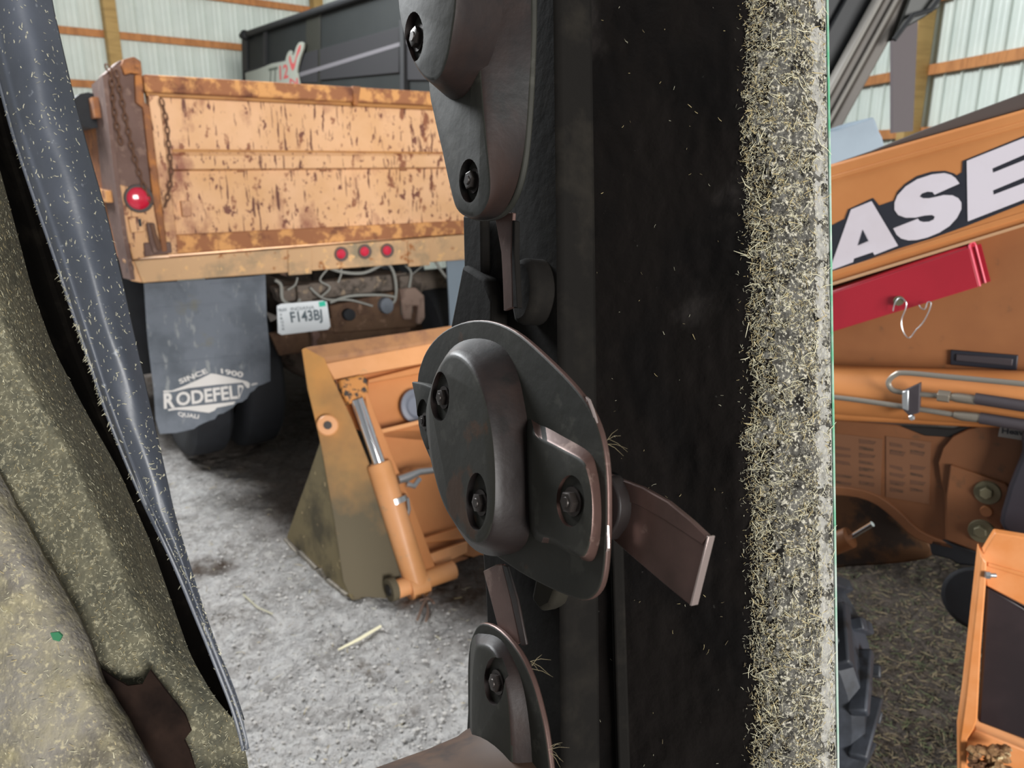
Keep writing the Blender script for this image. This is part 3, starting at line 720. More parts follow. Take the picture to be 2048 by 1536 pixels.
# pebbles and clods
mb = MB()
for i in range(2600):
    g = ground(random.uniform(300, 1000), random.uniform(900, 1536)**1.0); r = random.choice((.003, .004, .005, .007, .011))*random.uniform(.7, 1.2)
    if soil_shade_at(g.x, g.y) > .35: continue
    c = Vector((g.x, g.y, fl_h(g.x, g.y)-.006+r*.3))
    V = [c+Vector((random.uniform(.6, 1)*r*a, random.uniform(.6, 1)*r*b, random.uniform(.5, .8)*r*d)) for a, b, d in ((1, 0, 0), (0, 1, 0), (-1, 0, 0), (0, -1, 0), (0, 0, 1), (0, 0, -1))]
    mb.add(V, [(0, 1, 4), (1, 2, 4), (2, 3, 4), (3, 0, 4), (1, 0, 5), (2, 1, 5), (3, 2, 5), (0, 3, 5)])
me = bpy.data.meshes.new('gravel'); me.from_pydata(mb.v, [], mb.f); me.materials.append(mat('pale_gravel', '#b4b2af', .9, layers=[('#9d9a96', 9, .4, .7)]))
go = bpy.data.objects.new('gravel', me); C.objects.link(go); tag(go, 'small pale gravel and clods scattered on the dirt floor', 'gravel', kind='stuff')
fo2 = fibers('floor_straw', STR, 260, fsamp(330, 1000, 930, 1536), (.01, .05), (.0006, .0014))
tag(fo2, 'scattered straw bits on the pale floor left of the mower', 'straw', kind='stuff')
fo3 = fibers('hay_litter', [mat('brown_hay', '#5a4e3c', .9), STR[3], mat('green_hay', '#4c5438', .9), mat('dark_hay', '#2e271e', .9), mat('black_hay', '#1f1a15', .9)], 6500, fsamp(1640, 2080, 1110, 1560), (.012, .05), (.0008, .002), lift=.35)
tag(fo3, 'dark hay and chaff littering the floor under the orange loader', 'hay', kind='stuff')
# ------------------------------------------------------------ BACKGROUND right
AP = Plane(at(1750, 200, 4.2), Vector((0, -1, 0)))
au = thing('folded_auger', 'dark grey slanted auger beams at the upper right behind the loader arm', 'auger', Vector((at(1500, 700, 4.2).x, 4.2, 0)))
def bl(x0, y0, sl, y): return x0+(y-y0)*sl
def beam(x, w_, d, th, m, name='beam', sl=-.55, y0=-200, y1=900):
    slab(name, [(bl(x, 0, sl, y0), y0), (bl(x+w_, 0, sl, y0), y0), (bl(x+w_*.8, 0, sl, y1), y1), (bl(x, 0, sl, y1), y1)], AP, d, th, m, au, .01)
beam(1690, 60, -.1, .2, M_wagonk)
beam(1756, 12, .02, .1, M_augerl)
beam(1768, 34, .0, .1, M_auger)
beam(1788, 10, .03, .1, M_augerl)
beam(1800, 26, .0, .1, M_auger)
slab('dark_backing', [(1560, -100), (1700, -100), (1660, 250), (1560, 260)], AP, -.15, .2, M_wagonk, au, .01)
slab('end_bracket', [(1786, 82), (1806, 32), (1822, -10), (1884, -20), (1880, 14), (1850, 34), (1800, 62)], AP, .05, .12, mat('black_bracket', '#22241f', .5), au, .01)
MB().tube([AP.hit(1788, 80, .1), AP.hit(1826, 30, .1), AP.hit(1862, 20, .1), AP.hit(1884, -10, .1)], .012, 8).build('bracket_hose', M_wagonk, au)
slab('shade_sheet', [(1786, 60), (1836, 40), (1826, 262), (1786, 266)], Plane(at(1800, 150, 5.2), Vector((0, -1, 0))), 0, .04, mat('mauve_sheet', '#585052', .7), au)
HP = Plane(at(1700, 280, 3.4), Vector((-.2, -1, 0)))
hd = slab('covered_seat', sm([(1560, 262), (1600, 262), (1660, 262), (1700, 250), (1735, 238), (1748, 236), (1758, 262), (1768, 290), (1776, 400), (1760, 560), (1660, 900), (1640, 1120), (1560, 1120)], 3), HP, 0, .5, M_hood, None, .04, seg=4)
tag(hd, 'blue grey covered machine seat rising behind the orange loader arm', 'seat')
# ------------------------------------------------------------ LOADER
CA0 = at(1660, 325, 2.3); CA1 = at(2048, 325, 2.0)
cu_ = (CA1-CA0); cu_.z = 0; cu_.normalize()
CP = Plane(CA0, Vector((cu_.y, -cu_.x, 0)))
ld = thing('tractor_loader', 'orange front loader with a white lettered lift arm', 'loader', Vector((CA0.x, CA0.y, 0)))
L0, RX = 1430, 2230
ut = lambda x: lin(x, 1655, 330, 2048, 218)
ub = lambda x: lin(x, 1655, 573, 2048, 452)
slab('lift_arm', [(L0, ut(L0)), (RX, ut(RX)), (RX, ub(RX)), (L0, ub(L0))], CP, 0, .14, M_org, ld, .008, label='orange lift arm')
for (o1, o2) in ((24, 34), (-28, -16)):
    if o1 > 0: P = [(L0, ut(L0)+o1), (RX, ut(RX)+o1), (RX, ut(RX)+o2), (L0, ut(L0)+o2)]
    else: P = [(L0, ub(L0)+o1), (RX, ub(RX)+o1), (RX, ub(RX)+o2), (L0, ub(L0)+o2)]
    slab('pressed_bead', P, CP, .004, .008, M_org, ld, .002)
slab('arm_lip', [(L0, ub(L0)-5), (RX, ub(RX)-5), (RX, ub(RX)+1), (L0, ub(L0)+1)], CP, .012, .02, mat('pale_orange_lip', '#b8906c', .5), ld, .001)
slab('arm_top', [(1655, 331), (1740, 302), (1840, 262), (RX, 118), (RX, 168), (2048, 218)], CP, -.02, .06, M_topdark, ld, .003, label='dark strip along the arm top')
z2 = lambda X, Y: (1600+X*448/1529, 250+Y*450/1536)
z2l = lambda l: [z2(x, y) for x, y in l]
slab('logo_backing', z2l([(-400, 900), (185, 700), (305, 640), (330, 575), (498, 498), (516, 520), (540, 550), (640, 515), (665, 455), (720, 400), (800, 348), (900, 318), (990, 312), (1050, 330), (1072, 345), (1105, 322), (1110, 245), (1900, -75), (1900, 400), (1529, 535), (1150, 685), (900, 775), (680, 842), (200, 1012), (-400, 1230)]), CP, .002, .003, M_navy, ld)
S_ = [(1088, 400), (1060, 362), (1030, 340), (985, 328), (900, 337), (800, 370), (720, 420), (665, 480), (645, 530), (645, 580), (670, 615), (720, 633), (790, 632), (850, 618), (900, 614), (920, 625), (912, 645), (880, 660), (840, 662), (815, 655), (803, 640), (636, 706), (660, 750), (690, 775), (740, 788), (800, 785), (870, 768), (950, 735), (1020, 690), (1070, 635), (1100, 575), (1100, 530), (1080, 500), (1040, 480), (980, 478), (930, 490), (880, 500), (840, 500), (815, 488), (830, 468), (870, 455), (905, 458), (918, 476)]
slab('logo_letter', z2l([(348, 577), (487, 520), (668, 825), (508, 888), (497, 868), (367, 912), (360, 937), (200, 996)]), CP, .004, .002, M_letter, ld, label='white letter A')
slab('logo_counter', z2l([(428, 715), (467, 792), (395, 822)]), CP, .005, .001, M_navy, ld)
slab('logo_letter', z2l(S_), CP, .004, .002, M_letter, ld, label='white letter S')
slab('logo_letter', z2l([(1138, 245), (1860, -45), (1860, 60), (1312, 297), (1316, 326), (1860, 108), (1860, 220), (1316, 447), (1320, 476), (1860, 270), (1860, 380), (1145, 658)]), CP, .004, .002, M_letter, ld, label='white letter E')
slab('logo_letter', z2l([(180, 745), (203, 800), (-20, 880), (-80, 930), (-60, 980), (20, 985), (195, 905), (190, 960), (60, 1040), (-120, 1080), (-250, 1060), (-280, 980), (-220, 880), (-80, 800)]), CP, .004, .002, M_letter, ld, label='white letter C')
# side web below
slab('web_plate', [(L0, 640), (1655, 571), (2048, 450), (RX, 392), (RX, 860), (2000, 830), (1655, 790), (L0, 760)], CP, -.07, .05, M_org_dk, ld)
slab('badge', [(1901, 700), (2036, 711), (2033, 741), (1900, 730)], CP, -.062, .01, M_navy, ld, .002, label='black rectangular badge')
slab('badge_face', [(1912, 708), (2026, 718), (2024, 732), (1911, 722)], CP, -.058, .01, M_hose, ld, .002)
# under-arm brackets
slab('lock_bracket', [(1788, 542), (1812, 530), (1822, 556), (1800, 566)], CP, -.03, .04, M_org, ld, .003)
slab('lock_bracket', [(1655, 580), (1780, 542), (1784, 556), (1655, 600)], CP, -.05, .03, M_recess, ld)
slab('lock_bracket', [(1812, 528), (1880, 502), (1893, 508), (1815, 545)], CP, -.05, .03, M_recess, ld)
# red lock channel : U section
rc_px = [(1500, 640), (1938, 496), (1958, 573), (1500, 714)]
q = [CP.hit(x, y, .015) for x, y in rc_px]
rl = MB().prism(q, CP.n*.004).build('cylinder_lock', M_red, ld, .0015, label='red steel channel lock')
up_ = (q[1]-q[2]).normalized(); ln = (q[1]-q[0]).normalized(); dep = .075
nb = -CP.n
bk2 = [p+nb*dep+ln*.015 for p in q]
MB().prism(bk2, nb*.004).build('channel_flange', M_red, rl)
# top web between flanges as half round
Vv = []; Fv = []
K = 8
for e in (q[0], q[1]):
    for k in range(K+1):
        a = math.pi*k/K
        cc = e+nb*dep/2
        Vv.append(cc-nb*math.cos(a)*dep/2+up_*math.sin(a)*.012)
for k in range(K): Fv.append((k, k+1, K+2+k, K+1+k))
wb = MB().add(Vv, Fv).build('channel_web', M_red, rl)
md = wb.modifiers.new('thick', 'SOLIDIFY'); md.thickness = .004
Vr = [q[1]+(q[2]-q[1])*(1-k/6) for k in range(7)]+[q[1]+nb*dep/2-nb*math.cos(math.pi*k/8)*dep/2+up_*math.sin(math.pi*k/8)*.012 for k in range(1, 8)]+[q[1]+nb*dep+(q[2]-q[1])*(k/6) for k in range(7)]
MB().tube([v+ln*.002 for v in Vr], .0032, 6).build('channel_rim', M_redl, rl, label='light red cut rim')
pc = CP.hit(1799, 601, .02)
MB().rings([circ(pc, CP.n, .013, 18), circ(pc+CP.n*.012, CP.n, .013, 18)]).build('lock_pin', M_pin, rl)
MB().tube(catmull([CP.hit(x, y, .034) for x, y in ((1786, 622), (1790, 606), (1800, 596), (1812, 604), (1811, 618), (1803, 640), (1806, 662), (1818, 676), (1832, 660), (1846, 645), (1858, 622), (1862, 606), (1855, 605), (1850, 618), (1842, 616), (1838, 610))], 6), .0014, 6).build('hairpin', M_zinc, rl, label='thin wire hairpin')
# big cylinder and tubes
def LP(x, y, d=.0): return CP.hit(x, y, d)
MB().tube([LP(1480, 766, -.03), LP(1700, 782, -.03), LP(2200, 806, -.03)], .076, 28).build('boom_cylinder', M_org, ld, label='orange hydraulic cylinder')
MB().tube([LP(1500, 806, -.03), LP(1700, 818, -.03), LP(2200, 838, -.03)], .036, 20).build('cylinder_barrel', M_org, ld)
MB().tube(catmull([LP(x, y, .07) for x, y in ((2200, 784), (2048, 768), (1900, 754), (1812, 746), (1790, 750), (1777, 764), (1783, 778), (1800, 784), (1840, 788), (1882, 792))], 5), .0075, 10).build('steel_tube', M_tube, ld, label='bent steel hydraulic tube')
MB().tube(catmull([LP(x, y, .07) for x, y in ((1500, 780), (1655, 793), (1750, 805), (1850, 820), (1912, 830))], 5), .0075, 10).build('steel_tube', M_tube, ld, label='lower steel hydraulic tube')
MB().rings([circ(LP(1876, 791, .07), cu_, .017, 6), circ(LP(1900, 794, .07), cu_, .017, 6)]).build('tube_nut', M_fit, ld, .001)
MB().tube([LP(1900, 793, .07), LP(1915, 795, .07), LP(1952, 800, .07)], [.010, .0135, .0135], 14).build('hose_ferrule', M_fit, ld)
MB().tube([LP(1950, 797, .07), LP(2048, 812, .07), LP(2200, 835, .07)], .0155, 14).build('hydraulic_hose', M_hose, ld)
MB().tube([LP(1908, 829, .07), LP(1925, 832, .07), LP(1962, 836, .07)], [.010, .0135, .0135], 14).build('hose_ferrule', M_fit, ld)
MB().tube([LP(1960, 836, .07), LP(2048, 850, .07), LP(2200, 875, .07)], .0155, 14).build('hydraulic_hose', M_hose, ld)
slab('tube_clamp', [(1806, 782), (1840, 766), (1838, 826), (1818, 832), (1806, 820)], CP, .082, .02, M_hose, ld, .002)
slab('clamp_bolt', [(1804, 784), (1817, 780), (1816, 822), (1804, 818)], CP, .088, .01, M_zinc, ld, .002)
bolt(1825, 834, CP, .075, .008, .012, M_zinc, ld, 'clamp_nut', False)
# lower arm
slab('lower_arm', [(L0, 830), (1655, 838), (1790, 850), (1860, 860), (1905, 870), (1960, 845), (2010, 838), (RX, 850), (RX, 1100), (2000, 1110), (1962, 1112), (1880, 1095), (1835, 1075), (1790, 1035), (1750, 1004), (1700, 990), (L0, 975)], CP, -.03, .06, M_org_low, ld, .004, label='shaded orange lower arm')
slab('arm_bead', sm([(L0, 965), (1655, 972), (1740, 985), (1790, 1016), (1840, 1062), (1900, 1088), (1900, 1098), (1832, 1078), (1785, 1036), (1735, 1002), (1655, 990), (L0, 985)], 3), CP, -.02, .02, M_org_low, ld, .003)
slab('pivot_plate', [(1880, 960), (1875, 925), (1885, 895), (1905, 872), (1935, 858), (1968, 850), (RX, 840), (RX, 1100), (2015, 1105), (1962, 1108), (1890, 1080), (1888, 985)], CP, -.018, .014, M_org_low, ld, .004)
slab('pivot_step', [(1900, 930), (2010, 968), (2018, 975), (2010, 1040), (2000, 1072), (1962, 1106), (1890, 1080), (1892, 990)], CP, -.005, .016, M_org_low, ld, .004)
for (x0, y0, x1, y1) in ((1664, 866, 1765, 985), (1772, 872, 1862, 1000)):
    dc = slab('warning_decal', [(x0, y0), (x1, y0+12), (x1-4, y1+8), (x0, y1-6)], CP, -.028, .001, M_decbase, ld, label='faded brown warning decal')
    for r_ in range(7):
        for c_ in range(2):
            xa = x0+8+c_*(x1-x0-8)*.5; ya = y0+12+r_*(y1-y0-22)/7; ww = (x1-x0)*.36
            if random.random() < .88:
                slab('decal_line', [(xa, ya), (xa+ww*random.uniform(.7, 1), ya+5), (xa+ww*.8, ya+5+random.uniform(4, 9)), (xa, ya+random.uniform(5, 10))], CP, -.0275, .0005, M_brown_dec, dc)
for (x, y) in ((1975, 985), (1963, 1062)):
    wn = MB().rings([circ(LP(x, y, -.005), CP.n, .034, 26), circ(LP(x, y, -.005)+CP.n*.006, CP.n, .032, 26)]).build('arm_bolt', M_pin, ld)
    MB().rings([circ(LP(x-2, y, .001), CP.n, .019, 6), circ(LP(x-2, y, .001)+CP.n*.014, CP.n, .017, 6)]).build('bolt_head', M_pin, wn, .002)
gr_ = MB().rings([circ(LP(1973, 1022, -.005), CP.n, .016, 20), circ(LP(1973, 1022, -.005)+CP.n*.008, CP.n, .014, 20)]).build('plug', M_org_dk, ld)
slab('maker_label', [(2000, 853), (2120, 862), (2120, 892), (1996, 873)], CP, .0, .004, mat('label_grey', '#8d8a86', .5), ld, label='small grey lettered label')
text('label_lettering', 'Heavy Duty', [(2004, 856), (2110, 866), (2108, 882), (2003, 870)], CP, .002, M_navy, ld, .03)
slab('gap_shadow_strip', [(1800, 852), (1870, 856), (1905, 858), (1960, 846), (1950, 862), (1900, 875), (1850, 872)], CP, -.025, .02, M_recess, ld, .003)  # dark strip standing in for the shade in this gap
# dark rod at right
slab('rubber_boot', sm([(2048, 860), (2110, 860), (2110, 1080), (2005, 1060), (2012, 990), (2025, 950), (2042, 905)], 4), CP, .05, .08, mat('dark_rubber_boot', '#2c2a31', .45), ld, .012, seg=3)
slab('stop_block', [(1858, 1090), (1862, 1078), (1890, 1082), (1965, 1106), (1960, 1135), (1915, 1130), (1900, 1120), (1862, 1110)], CP, -.02, .12, M_black, ld, .006)
MB().rings([circ(LP(1960, 1200, -.15), CP.n, .10, 30), circ(LP(1960, 1200, .0), CP.n, .10, 30)]).build('gauge_wheel', M_black, ld, .012)
# bits at left under the arm
MB().tube([LP(1640, 1100, -.1), LP(1700, 1075, -.1)], .035, 18).build('steer_cylinder', M_org_dk, ld)
MB().tube([LP(1700, 1075, -.1), LP(1745, 1048, -.1)], .009, 12).build('steer_rod', M_chrome, ld)
slab('axle_casting', sm([(1600, 990), (1720, 985), (1790, 1040), (1860, 1085), (1850, 1120), (1700, 1135), (1600, 1130)], 3), CP, -.2, .2, mat('rusty_casting', '#5c3d22', .8, layers=[('#2c2018', 8, .48, .6)]), ld, .02)
# tyre
tcen = Vector((at(1480, 1440, 1.9).x-.12, 1.95, .44))
tax = Vector((.55, 1, 0))
ty, ta, tb = tyre(tcen, tax, .46, .30, ld, 'front_tyre', M_tread)
tax = tax.normalized()
for k in range(22):
    for sgn in (-1, 1):
        t = 2*math.pi*(k+(.5 if sgn > 0 else 0))/22; t2 = t+.20
        d1 = ta*math.cos(t)+tb*math.sin(t); d2 = ta*math.cos(t2)+tb*math.sin(t2)
        p1 = tcen+d1*.455+tax*.01*sgn; p2 = tcen+d2*.435+tax*.148*sgn
        along = (p2-p1).normalized(); nn_ = ((d1+d2)/2).normalized(); sd = along.cross(nn_).normalized()
        MB().box((p1+p2)/2+nn_*.012, (along, sd, nn_), ((p2-p1).length, .035, .045)).build('tread_lug', M_tread, ty, .006)
# guard frame
GFP = Plane(at(1960, 1300, 1.75), Vector((-.45, -1, 0)))
gf = slab('light_guard', [(1962, 1112), (1990, 1066), (2200, 1100), (2200, 1330), (2048, 1212), (1972, 1172)], GFP, 0, .03, M_guard, ld, .004, label='bright orange guard plate')
slab('guard_strip', [(1962, 1112), (1974, 1125), (1972, 1170), (1962, 1300), (1955, 1440), (1948, 1460), (1935, 1480), (1932, 1600), (1920, 1600), (1919, 1480), (1930, 1400), (1950, 1220)], GFP, .04, .08, M_guard, gf, .004)
slab('guard_crease', [(1975, 1125), (2200, 1190), (2200, 1200), (1975, 1133)], GFP, .004, .006, M_guard, gf, .002)
slab('guard_panel', [(1974, 1174), (2048, 1214), (2200, 1330), (2200, 1560), (2048, 1480), (1956, 1445)], GFP, -.02, .02, M_panel, gf, .006, label='glossy black panel')
slab('guard_base', [(1930, 1480), (1950, 1460), (2048, 1500), (2200, 1570), (2200, 1640), (1925, 1640)], GFP, -.01, .06, M_guard, gf, .004)
mb = MB(); c = GFP.hit(1974, 1150, .045)
hb_ = (RT*.9-FW*.2).normalized()
mb.rings([circ(c-hb_*.004, hb_, .0095, 6), circ(c+hb_*.006, hb_, .0095, 6)]).rings([circ(c+hb_*.006, hb_, .0055, 12), circ(c+hb_*.02, hb_, .0055, 12)])
mb.build('guard_bolt', M_zinc, gf)
random.seed(9)
mb = MB()
for i in range(60):
    p = GFP.hit(random.uniform(1945, 2020), random.uniform(1495, 1540), .05+random.uniform(-.01, .02)); r = random.uniform(.008, .018)
    o_ = len(mb.v); mb.ball(p, (r, r*.8, r*.6), 8)
    for k in range(o_, len(mb.v)):
        v = Vector(mb.v[k]); mb.v[k] = tuple(v+noise.noise_vector(v*90)*.006)
mb.build('chaff_clump', mat('tan_chaff', '#9a7650', .95, layers=[('#5c3d26', 25, .45, .6), ('#c9b88e', 40, .58, .66)], bump=[(300, .8, .003)]))
tag(bpy.data.objects['chaff_clump'], 'tan clump of chaff caught in the bottom of the orange guard', 'chaff', kind='stuff')
# ------------------------------------------------------------ MOWER (foreground)
nd = cdir(-.85, .0, -.52)
PD = Plane(cam(1060, 900, .70), nd); nd = PD.n
mw = thing('disc_mower', 'dark raised disc mower with oval cutting discs and chaff-coated shield', 'mower', Vector((cam(1200, 900, .8).x, cam(1200, 900, .8).y, 0)))
# rear shield pan
knots = [(880, 1.03), (1000, .985), (1150, .93), (1300, .875), (1400, .84), (1470, .815), (1520, .803), (1560, .800), (1600, .806), (1636, .820), (1652, .832)]
def kn(b):
    for i in range(len(knots)-1):
        if knots[i+1][0] >= b or i == len(knots)-2:
            (x0, z0), (x1, z1) = knots[i], knots[i+1]; t = (b-x0)/(x1-x0); t = max(0, min(1, t)); return z0+(z1-z0)*t
def pan_pt(b, y, off=0):
    px = b + .014*(y)*(b-880)/770 + (4*math.sin(y*.006) if b > 1600 else 0)*0
    z = (kn(b-12)+kn(b)+kn(min(1652, b+12)))/3
    v = Vector((b*.01, y*.008, 1))
    z += .0035*noise.noise(v)+.0015*noise.noise(v*4)
    return cam(px, y, z-off)
nu, nv = 150, 150
Vp = []; Fp = []; MIp = []
def edge_b(y): return 1500 + 22*noise.noise(Vector((y*.006, 3, 0)))+16*noise.noise(Vector((y*.02, 5, 0)))+9*noise.noise(Vector((y*.07, 8, 0)))
for j in range(nv+1):
    y = -260+2100*j/nv
    for i in range(nu+1):
        t = i/nu; b = 990+662*(1-(1-t)**1.25); Vp.append(pan_pt(b, y))
for j in range(nv):
    for i in range(nu):
        Fp.append((j*(nu+1)+i, j*(nu+1)+i+1, (j+1)*(nu+1)+i+1, (j+1)*(nu+1)+i))
pan = MB().add(Vp, Fp).build('shield_pan', M_pan, mw, label='grimy shield, its shade put into the black')
md = pan.modifiers.new('thick', 'SOLIDIFY'); md.thickness = .004; md.offset = 1
# the chaff crust: a thin lumpy layer lying on the pan's outer margin
Vc = []; Fc = []; nuc, nvc = 70, 620
for j in range(nvc+1):
    y = -260+2100*j/nvc; e0 = edge_b(y)
    for i in range(nuc+1):
        b = e0+(1650-e0)*i/nuc
        q3 = Vector((b*.035, y*.035, 2)); 
        t = i/nuc
        hgt = .0006+.0022*max(0, noise.noise(q3)+.35)+.0016*max(0, noise.noise(q3*3.3))+.0008*noise.noise(q3*8)
        hgt *= min(1, t*9) * (1 if t < .93 else (1-t)/.07*.8+.2)
        if t < .25 and noise.noise(q3*2.2) < -.12: hgt = -.001
        Vc.append(pan_pt(b, y, hgt))
for j in range(nvc):
    for i in range(nuc):
        Fc.append((j*(nuc+1)+i, j*(nuc+1)+i+1, (j+1)*(nuc+1)+i+1, (j+1)*(nuc+1)+i))
MB().add(Vc, Fc).build('chaff_crust', M_panlit, mw, kind='stuff', label='grey crust of chopped grass')
Vd = []; Fd = []
for j in range(nvc+1):
    y = -260+2100*j/nvc; e1 = 1618+12*noise.noise(Vector((y*.02, 1, 4)))+8*noise.noise(Vector((y*.1, 1, 4)))
    for i in range(13):
        b = e1+(1651-e1)*i/12; q3 = Vector((b*.05, y*.05, 5))
        Vd.append(pan_pt(b, y, .0024*math.sin(math.pi*min(.97, i/12+.02))+.0006*noise.noise(q3*3)))
for j in range(nvc):
    for i in range(12): Fd.append((j*13+i, j*13+i+1, (j+1)*13+i+1, (j+1)*13+i))
MB().add(Vd, Fd).build('dust_rim', M_dust, mw, kind='stuff', label='pale dust along the rim')
# green painted edge
ev = [pan_pt(1652, -260+2100*k/60)+RT*.0012 for k in range(61)]
MB().tube(ev, .0016, 8).build('shield_edge', M_green, mw, label='green painted rim')
random.seed(21)
def pan_samp(b0, b1, pw=1.0):
    def f():
        y = random.uniform(-60, 1600); e = edge_b(y)
        b = max(e-14+abs(random.gauss(0, 1))*0, b0) if False else b0+(b1-b0)*random.random()**pw
        if b < e-12 and random.random() < .93: return None
        p = pan_pt(b, y, .0012); q1 = pan_pt(b+6, y, .0012); q2 = pan_pt(b, y+6, .0012)
        n = (q1-p).cross(q2-p).normalized()
        if n.dot(CAM-p) < 0: n = -n
        return p, n
    return f
fibers('chopped_straw', STR+[STR[1], mat('straw_dark', '#4a463c', .9)], 36000, pan_samp(1470, 1646), (.0016, .0050), (.00012, .00032), mw, lift=.22)
fibers('chopped_straw', [STR[0], STR[0], STR[2]], 700, pan_samp(1480, 1646), (.008, .018), (.00022, .0005), mw, lift=.5)
def dark_samp():
    b = random.uniform(1130, 1500); y = random.uniform(0, 1536); p = pan_pt(b, y, .001)
    return p, -FW
fibers('stray_straw', STR[1:], 110, dark_samp, (.002, .007), (.00012, .0003), mw)
for pts in ([(1462, 225), (1490, 255), (1497, 290), (1490, 320), (1502, 350), (1512, 390)], [(1452, 185), (1456, 210), (1452, 250)], [(1488, 255), (1505, 262), (1512, 295)], [(1420, 190), (1440, 200), (1450, 218)]):
    MB().tube(catmull([cam(x, y, .84) for x, y in pts], 6), .0005, 6).build('straw_stem', STR[0], mw)
# long ribs pressed down the pan
def vstrip(name, x0, x1, z, th, m, y0=-200, y1=1700, bev=.003, lean=.03):
    P = [cam(x0+lean*y0, y0, z), cam(x1+lean*y0, y0, z), cam(x1+lean*y1, y1, z), cam(x0+lean*y1, y1, z)]
    return MB().prism(P, FW*th).build(name, m, mw, bev)
M_strip = mat('olive_strip', '#25221a', .85, layers=[('#1b1813', 6, .45, .65)], spec=.2)
vstrip('bar_backplate', 1072, 1128, .90, .02, M_strip, 1050, 1700)
vstrip('bar_backplate', 1190, 1215, .89, .04, M_bar, 950, 1700)
vstrip('bar_backplate', 1040, 1062, .90, .05, M_bar, -200, 700)
# cutterbar
slab('cutterbar', [(926, -260), (1110, -260), (1120, 500), (1130, 1700), (990, 1700), (968, 1180), (940, 800), (925, 560)], PD, -.045, .045, M_bar, mw, .006)
slab('cutterbar_lip', [(925, 430), (962, 430), (965, 640), (930, 655)], PD, -.03, .012, M_bar, mw, .003)
slab('rock_guard', [(900, 650), (912, 590), (924, 528), (944, 540), (968, 556), (985, 600), (985, 680), (900, 680)], PD, -.022, .02, M_bar, mw, .005)
slab('bar_housing', sm([(1020, 540), (1045, 515), (1062, 540), (1066, 590), (1050, 640), (1025, 640)], 4), PD, -.02, .03, M_bar, mw, .006)
slab('rock_guard', [(1070, 1150), (1120, 1165), (1100, 1215), (1080, 1225), (1060, 1200)], PD, -.03, .02, M_strip, mw, .005)
def loft(name, pairs, d0, d1, m, parent, n=5, rnd=.14, crown=.0015, **k):
    top = sm([p[0] for p in pairs], n); base = sm([p[1] for p in pairs], n)
    T = [PD.hit(x, y, d1) for x, y in top]; Bs = [PD.hit(x, y, d0) for x, y in base]
    cen = sum(T, Vector())/len(T)
    mid = [Bs[i].lerp(T[i]-nd*(d1-d0)*0, .0) for i in range(len(T))]
    r1 = [Bs[i].lerp(T[i], .78) for i in range(len(T))]
    r2 = [Bs[i].lerp(T[i], .93)+(cen-T[i])*.005+nd*(d1-d0)*.02 for i in range(len(T))]
    r3 = [T[i]+(cen-T[i])*.022+nd*crown*.3 for i in range(len(T))]
    r4 = [T[i]+(cen-T[i])*.06+nd*crown for i in range(len(T))]
    mb = MB().rings([Bs, r1, r2, r3, r4])
    o = mb.build(name, m, parent, sharp=50, **k)
    return o
def hole(cx, cy, rx, ry, d, depth=.012):
    return ([PD.hit(x, y, d)+nd*.01 for x, y in ell(cx, cy, rx, ry, 26)], -nd*(depth+.01))
def matfaces(o, m2, thr=.80):      # side faces take the second material
    o.data.materials.append(m2); i2 = len(o.data.materials)-1
    for p in o.data.polygons:
        if abs(p.normal.dot(nd)) < thr: p.material_index = i2
# --- middle disc
plate_mid = [(834, 765), (842, 725), (858, 692), (885, 664), (920, 646), (960, 640), (1000, 648), (1040, 670), (1088, 712), (1138, 762), (1172, 805), (1194, 850), (1207, 900), (1213, 960), (1214, 1040), (1212, 1090), (1208, 1140), (1200, 1175), (1184, 1196), (1162, 1201), (1128, 1190), (1088, 1172), (1040, 1146), (990, 1112), (950, 1088), (900, 1000), (856, 910), (836, 850)]
dm = slab('mower_disc', sm(plate_mid, 3), PD, 0, .0065, M_disc, mw, .002, label='oval disc in the middle of the bar')
matfaces(dm, M_blade, .6)
cap = loft('disc_cap', [((858, 840), (850, 852)), ((862, 780), (862, 775)), ((882, 728), (900, 700)), ((905, 706), (948, 677)), ((936, 722), (1000, 690)), ((962, 768), (1032, 738)), ((980, 830), (1050, 812)), ((990, 900), (1060, 890)), ((993, 970), (1064, 965)), ((990, 1035), (1062, 1035)), ((976, 1080), (1050, 1090)), ((950, 1088), (1005, 1112)), ((920, 1058), (950, 1100)), ((888, 1008), (905, 1040)), ((866, 930), (872, 960))], 0, .038, M_disc, dm)
cut(cap, [hole(882, 793, 19, 50, .038, .005), hole(956, 1003, 21, 58, .038, .005)])
matfaces(cap, M_wall)
bolt(889, 795, PD, .0335, .0085, .006, M_bolt, dm)
bolt(963, 1005, PD, .0335, .009, .006, M_bolt, dm)
rim = [PD.hit(x, y, -.002) for x, y in sm([(1174, 808), (1195, 850), (1208, 900), (1214, 960), (1215, 1040), (1213, 1090)], 5)[:26]]
MB().tube(rim, [.0002]+[.0016]*(len(rim)-2)+[.0002], 8).build('worn_rim', M_bladee, dm, label='polished bare rim')
# right blade lug
lug = loft('blade_lug', [((1062, 880), (1052, 856)), ((1085, 880), (1080, 850)), ((1130, 902), (1130, 875)), ((1165, 922), (1180, 906)), ((1176, 945), (1194, 940)), ((1185, 990), (1201, 985)), ((1186, 1040), (1203, 1040)), ((1180, 1085), (1198, 1090)), ((1168, 1112), (1184, 1122)), ((1150, 1105), (1155, 1115)), ((1110, 1080), (1110, 1090)), ((1068, 1050), (1060, 1058))], 0, .011, M_disc, dm, n=4, crown=.0006)
cut(lug, [hole(1142, 1002, 28, 52, .011, .003)])
matfaces(lug, M_blade, .6)
bolt(1147, 1003, PD, .0085, .009, .008, M_bolt, dm)
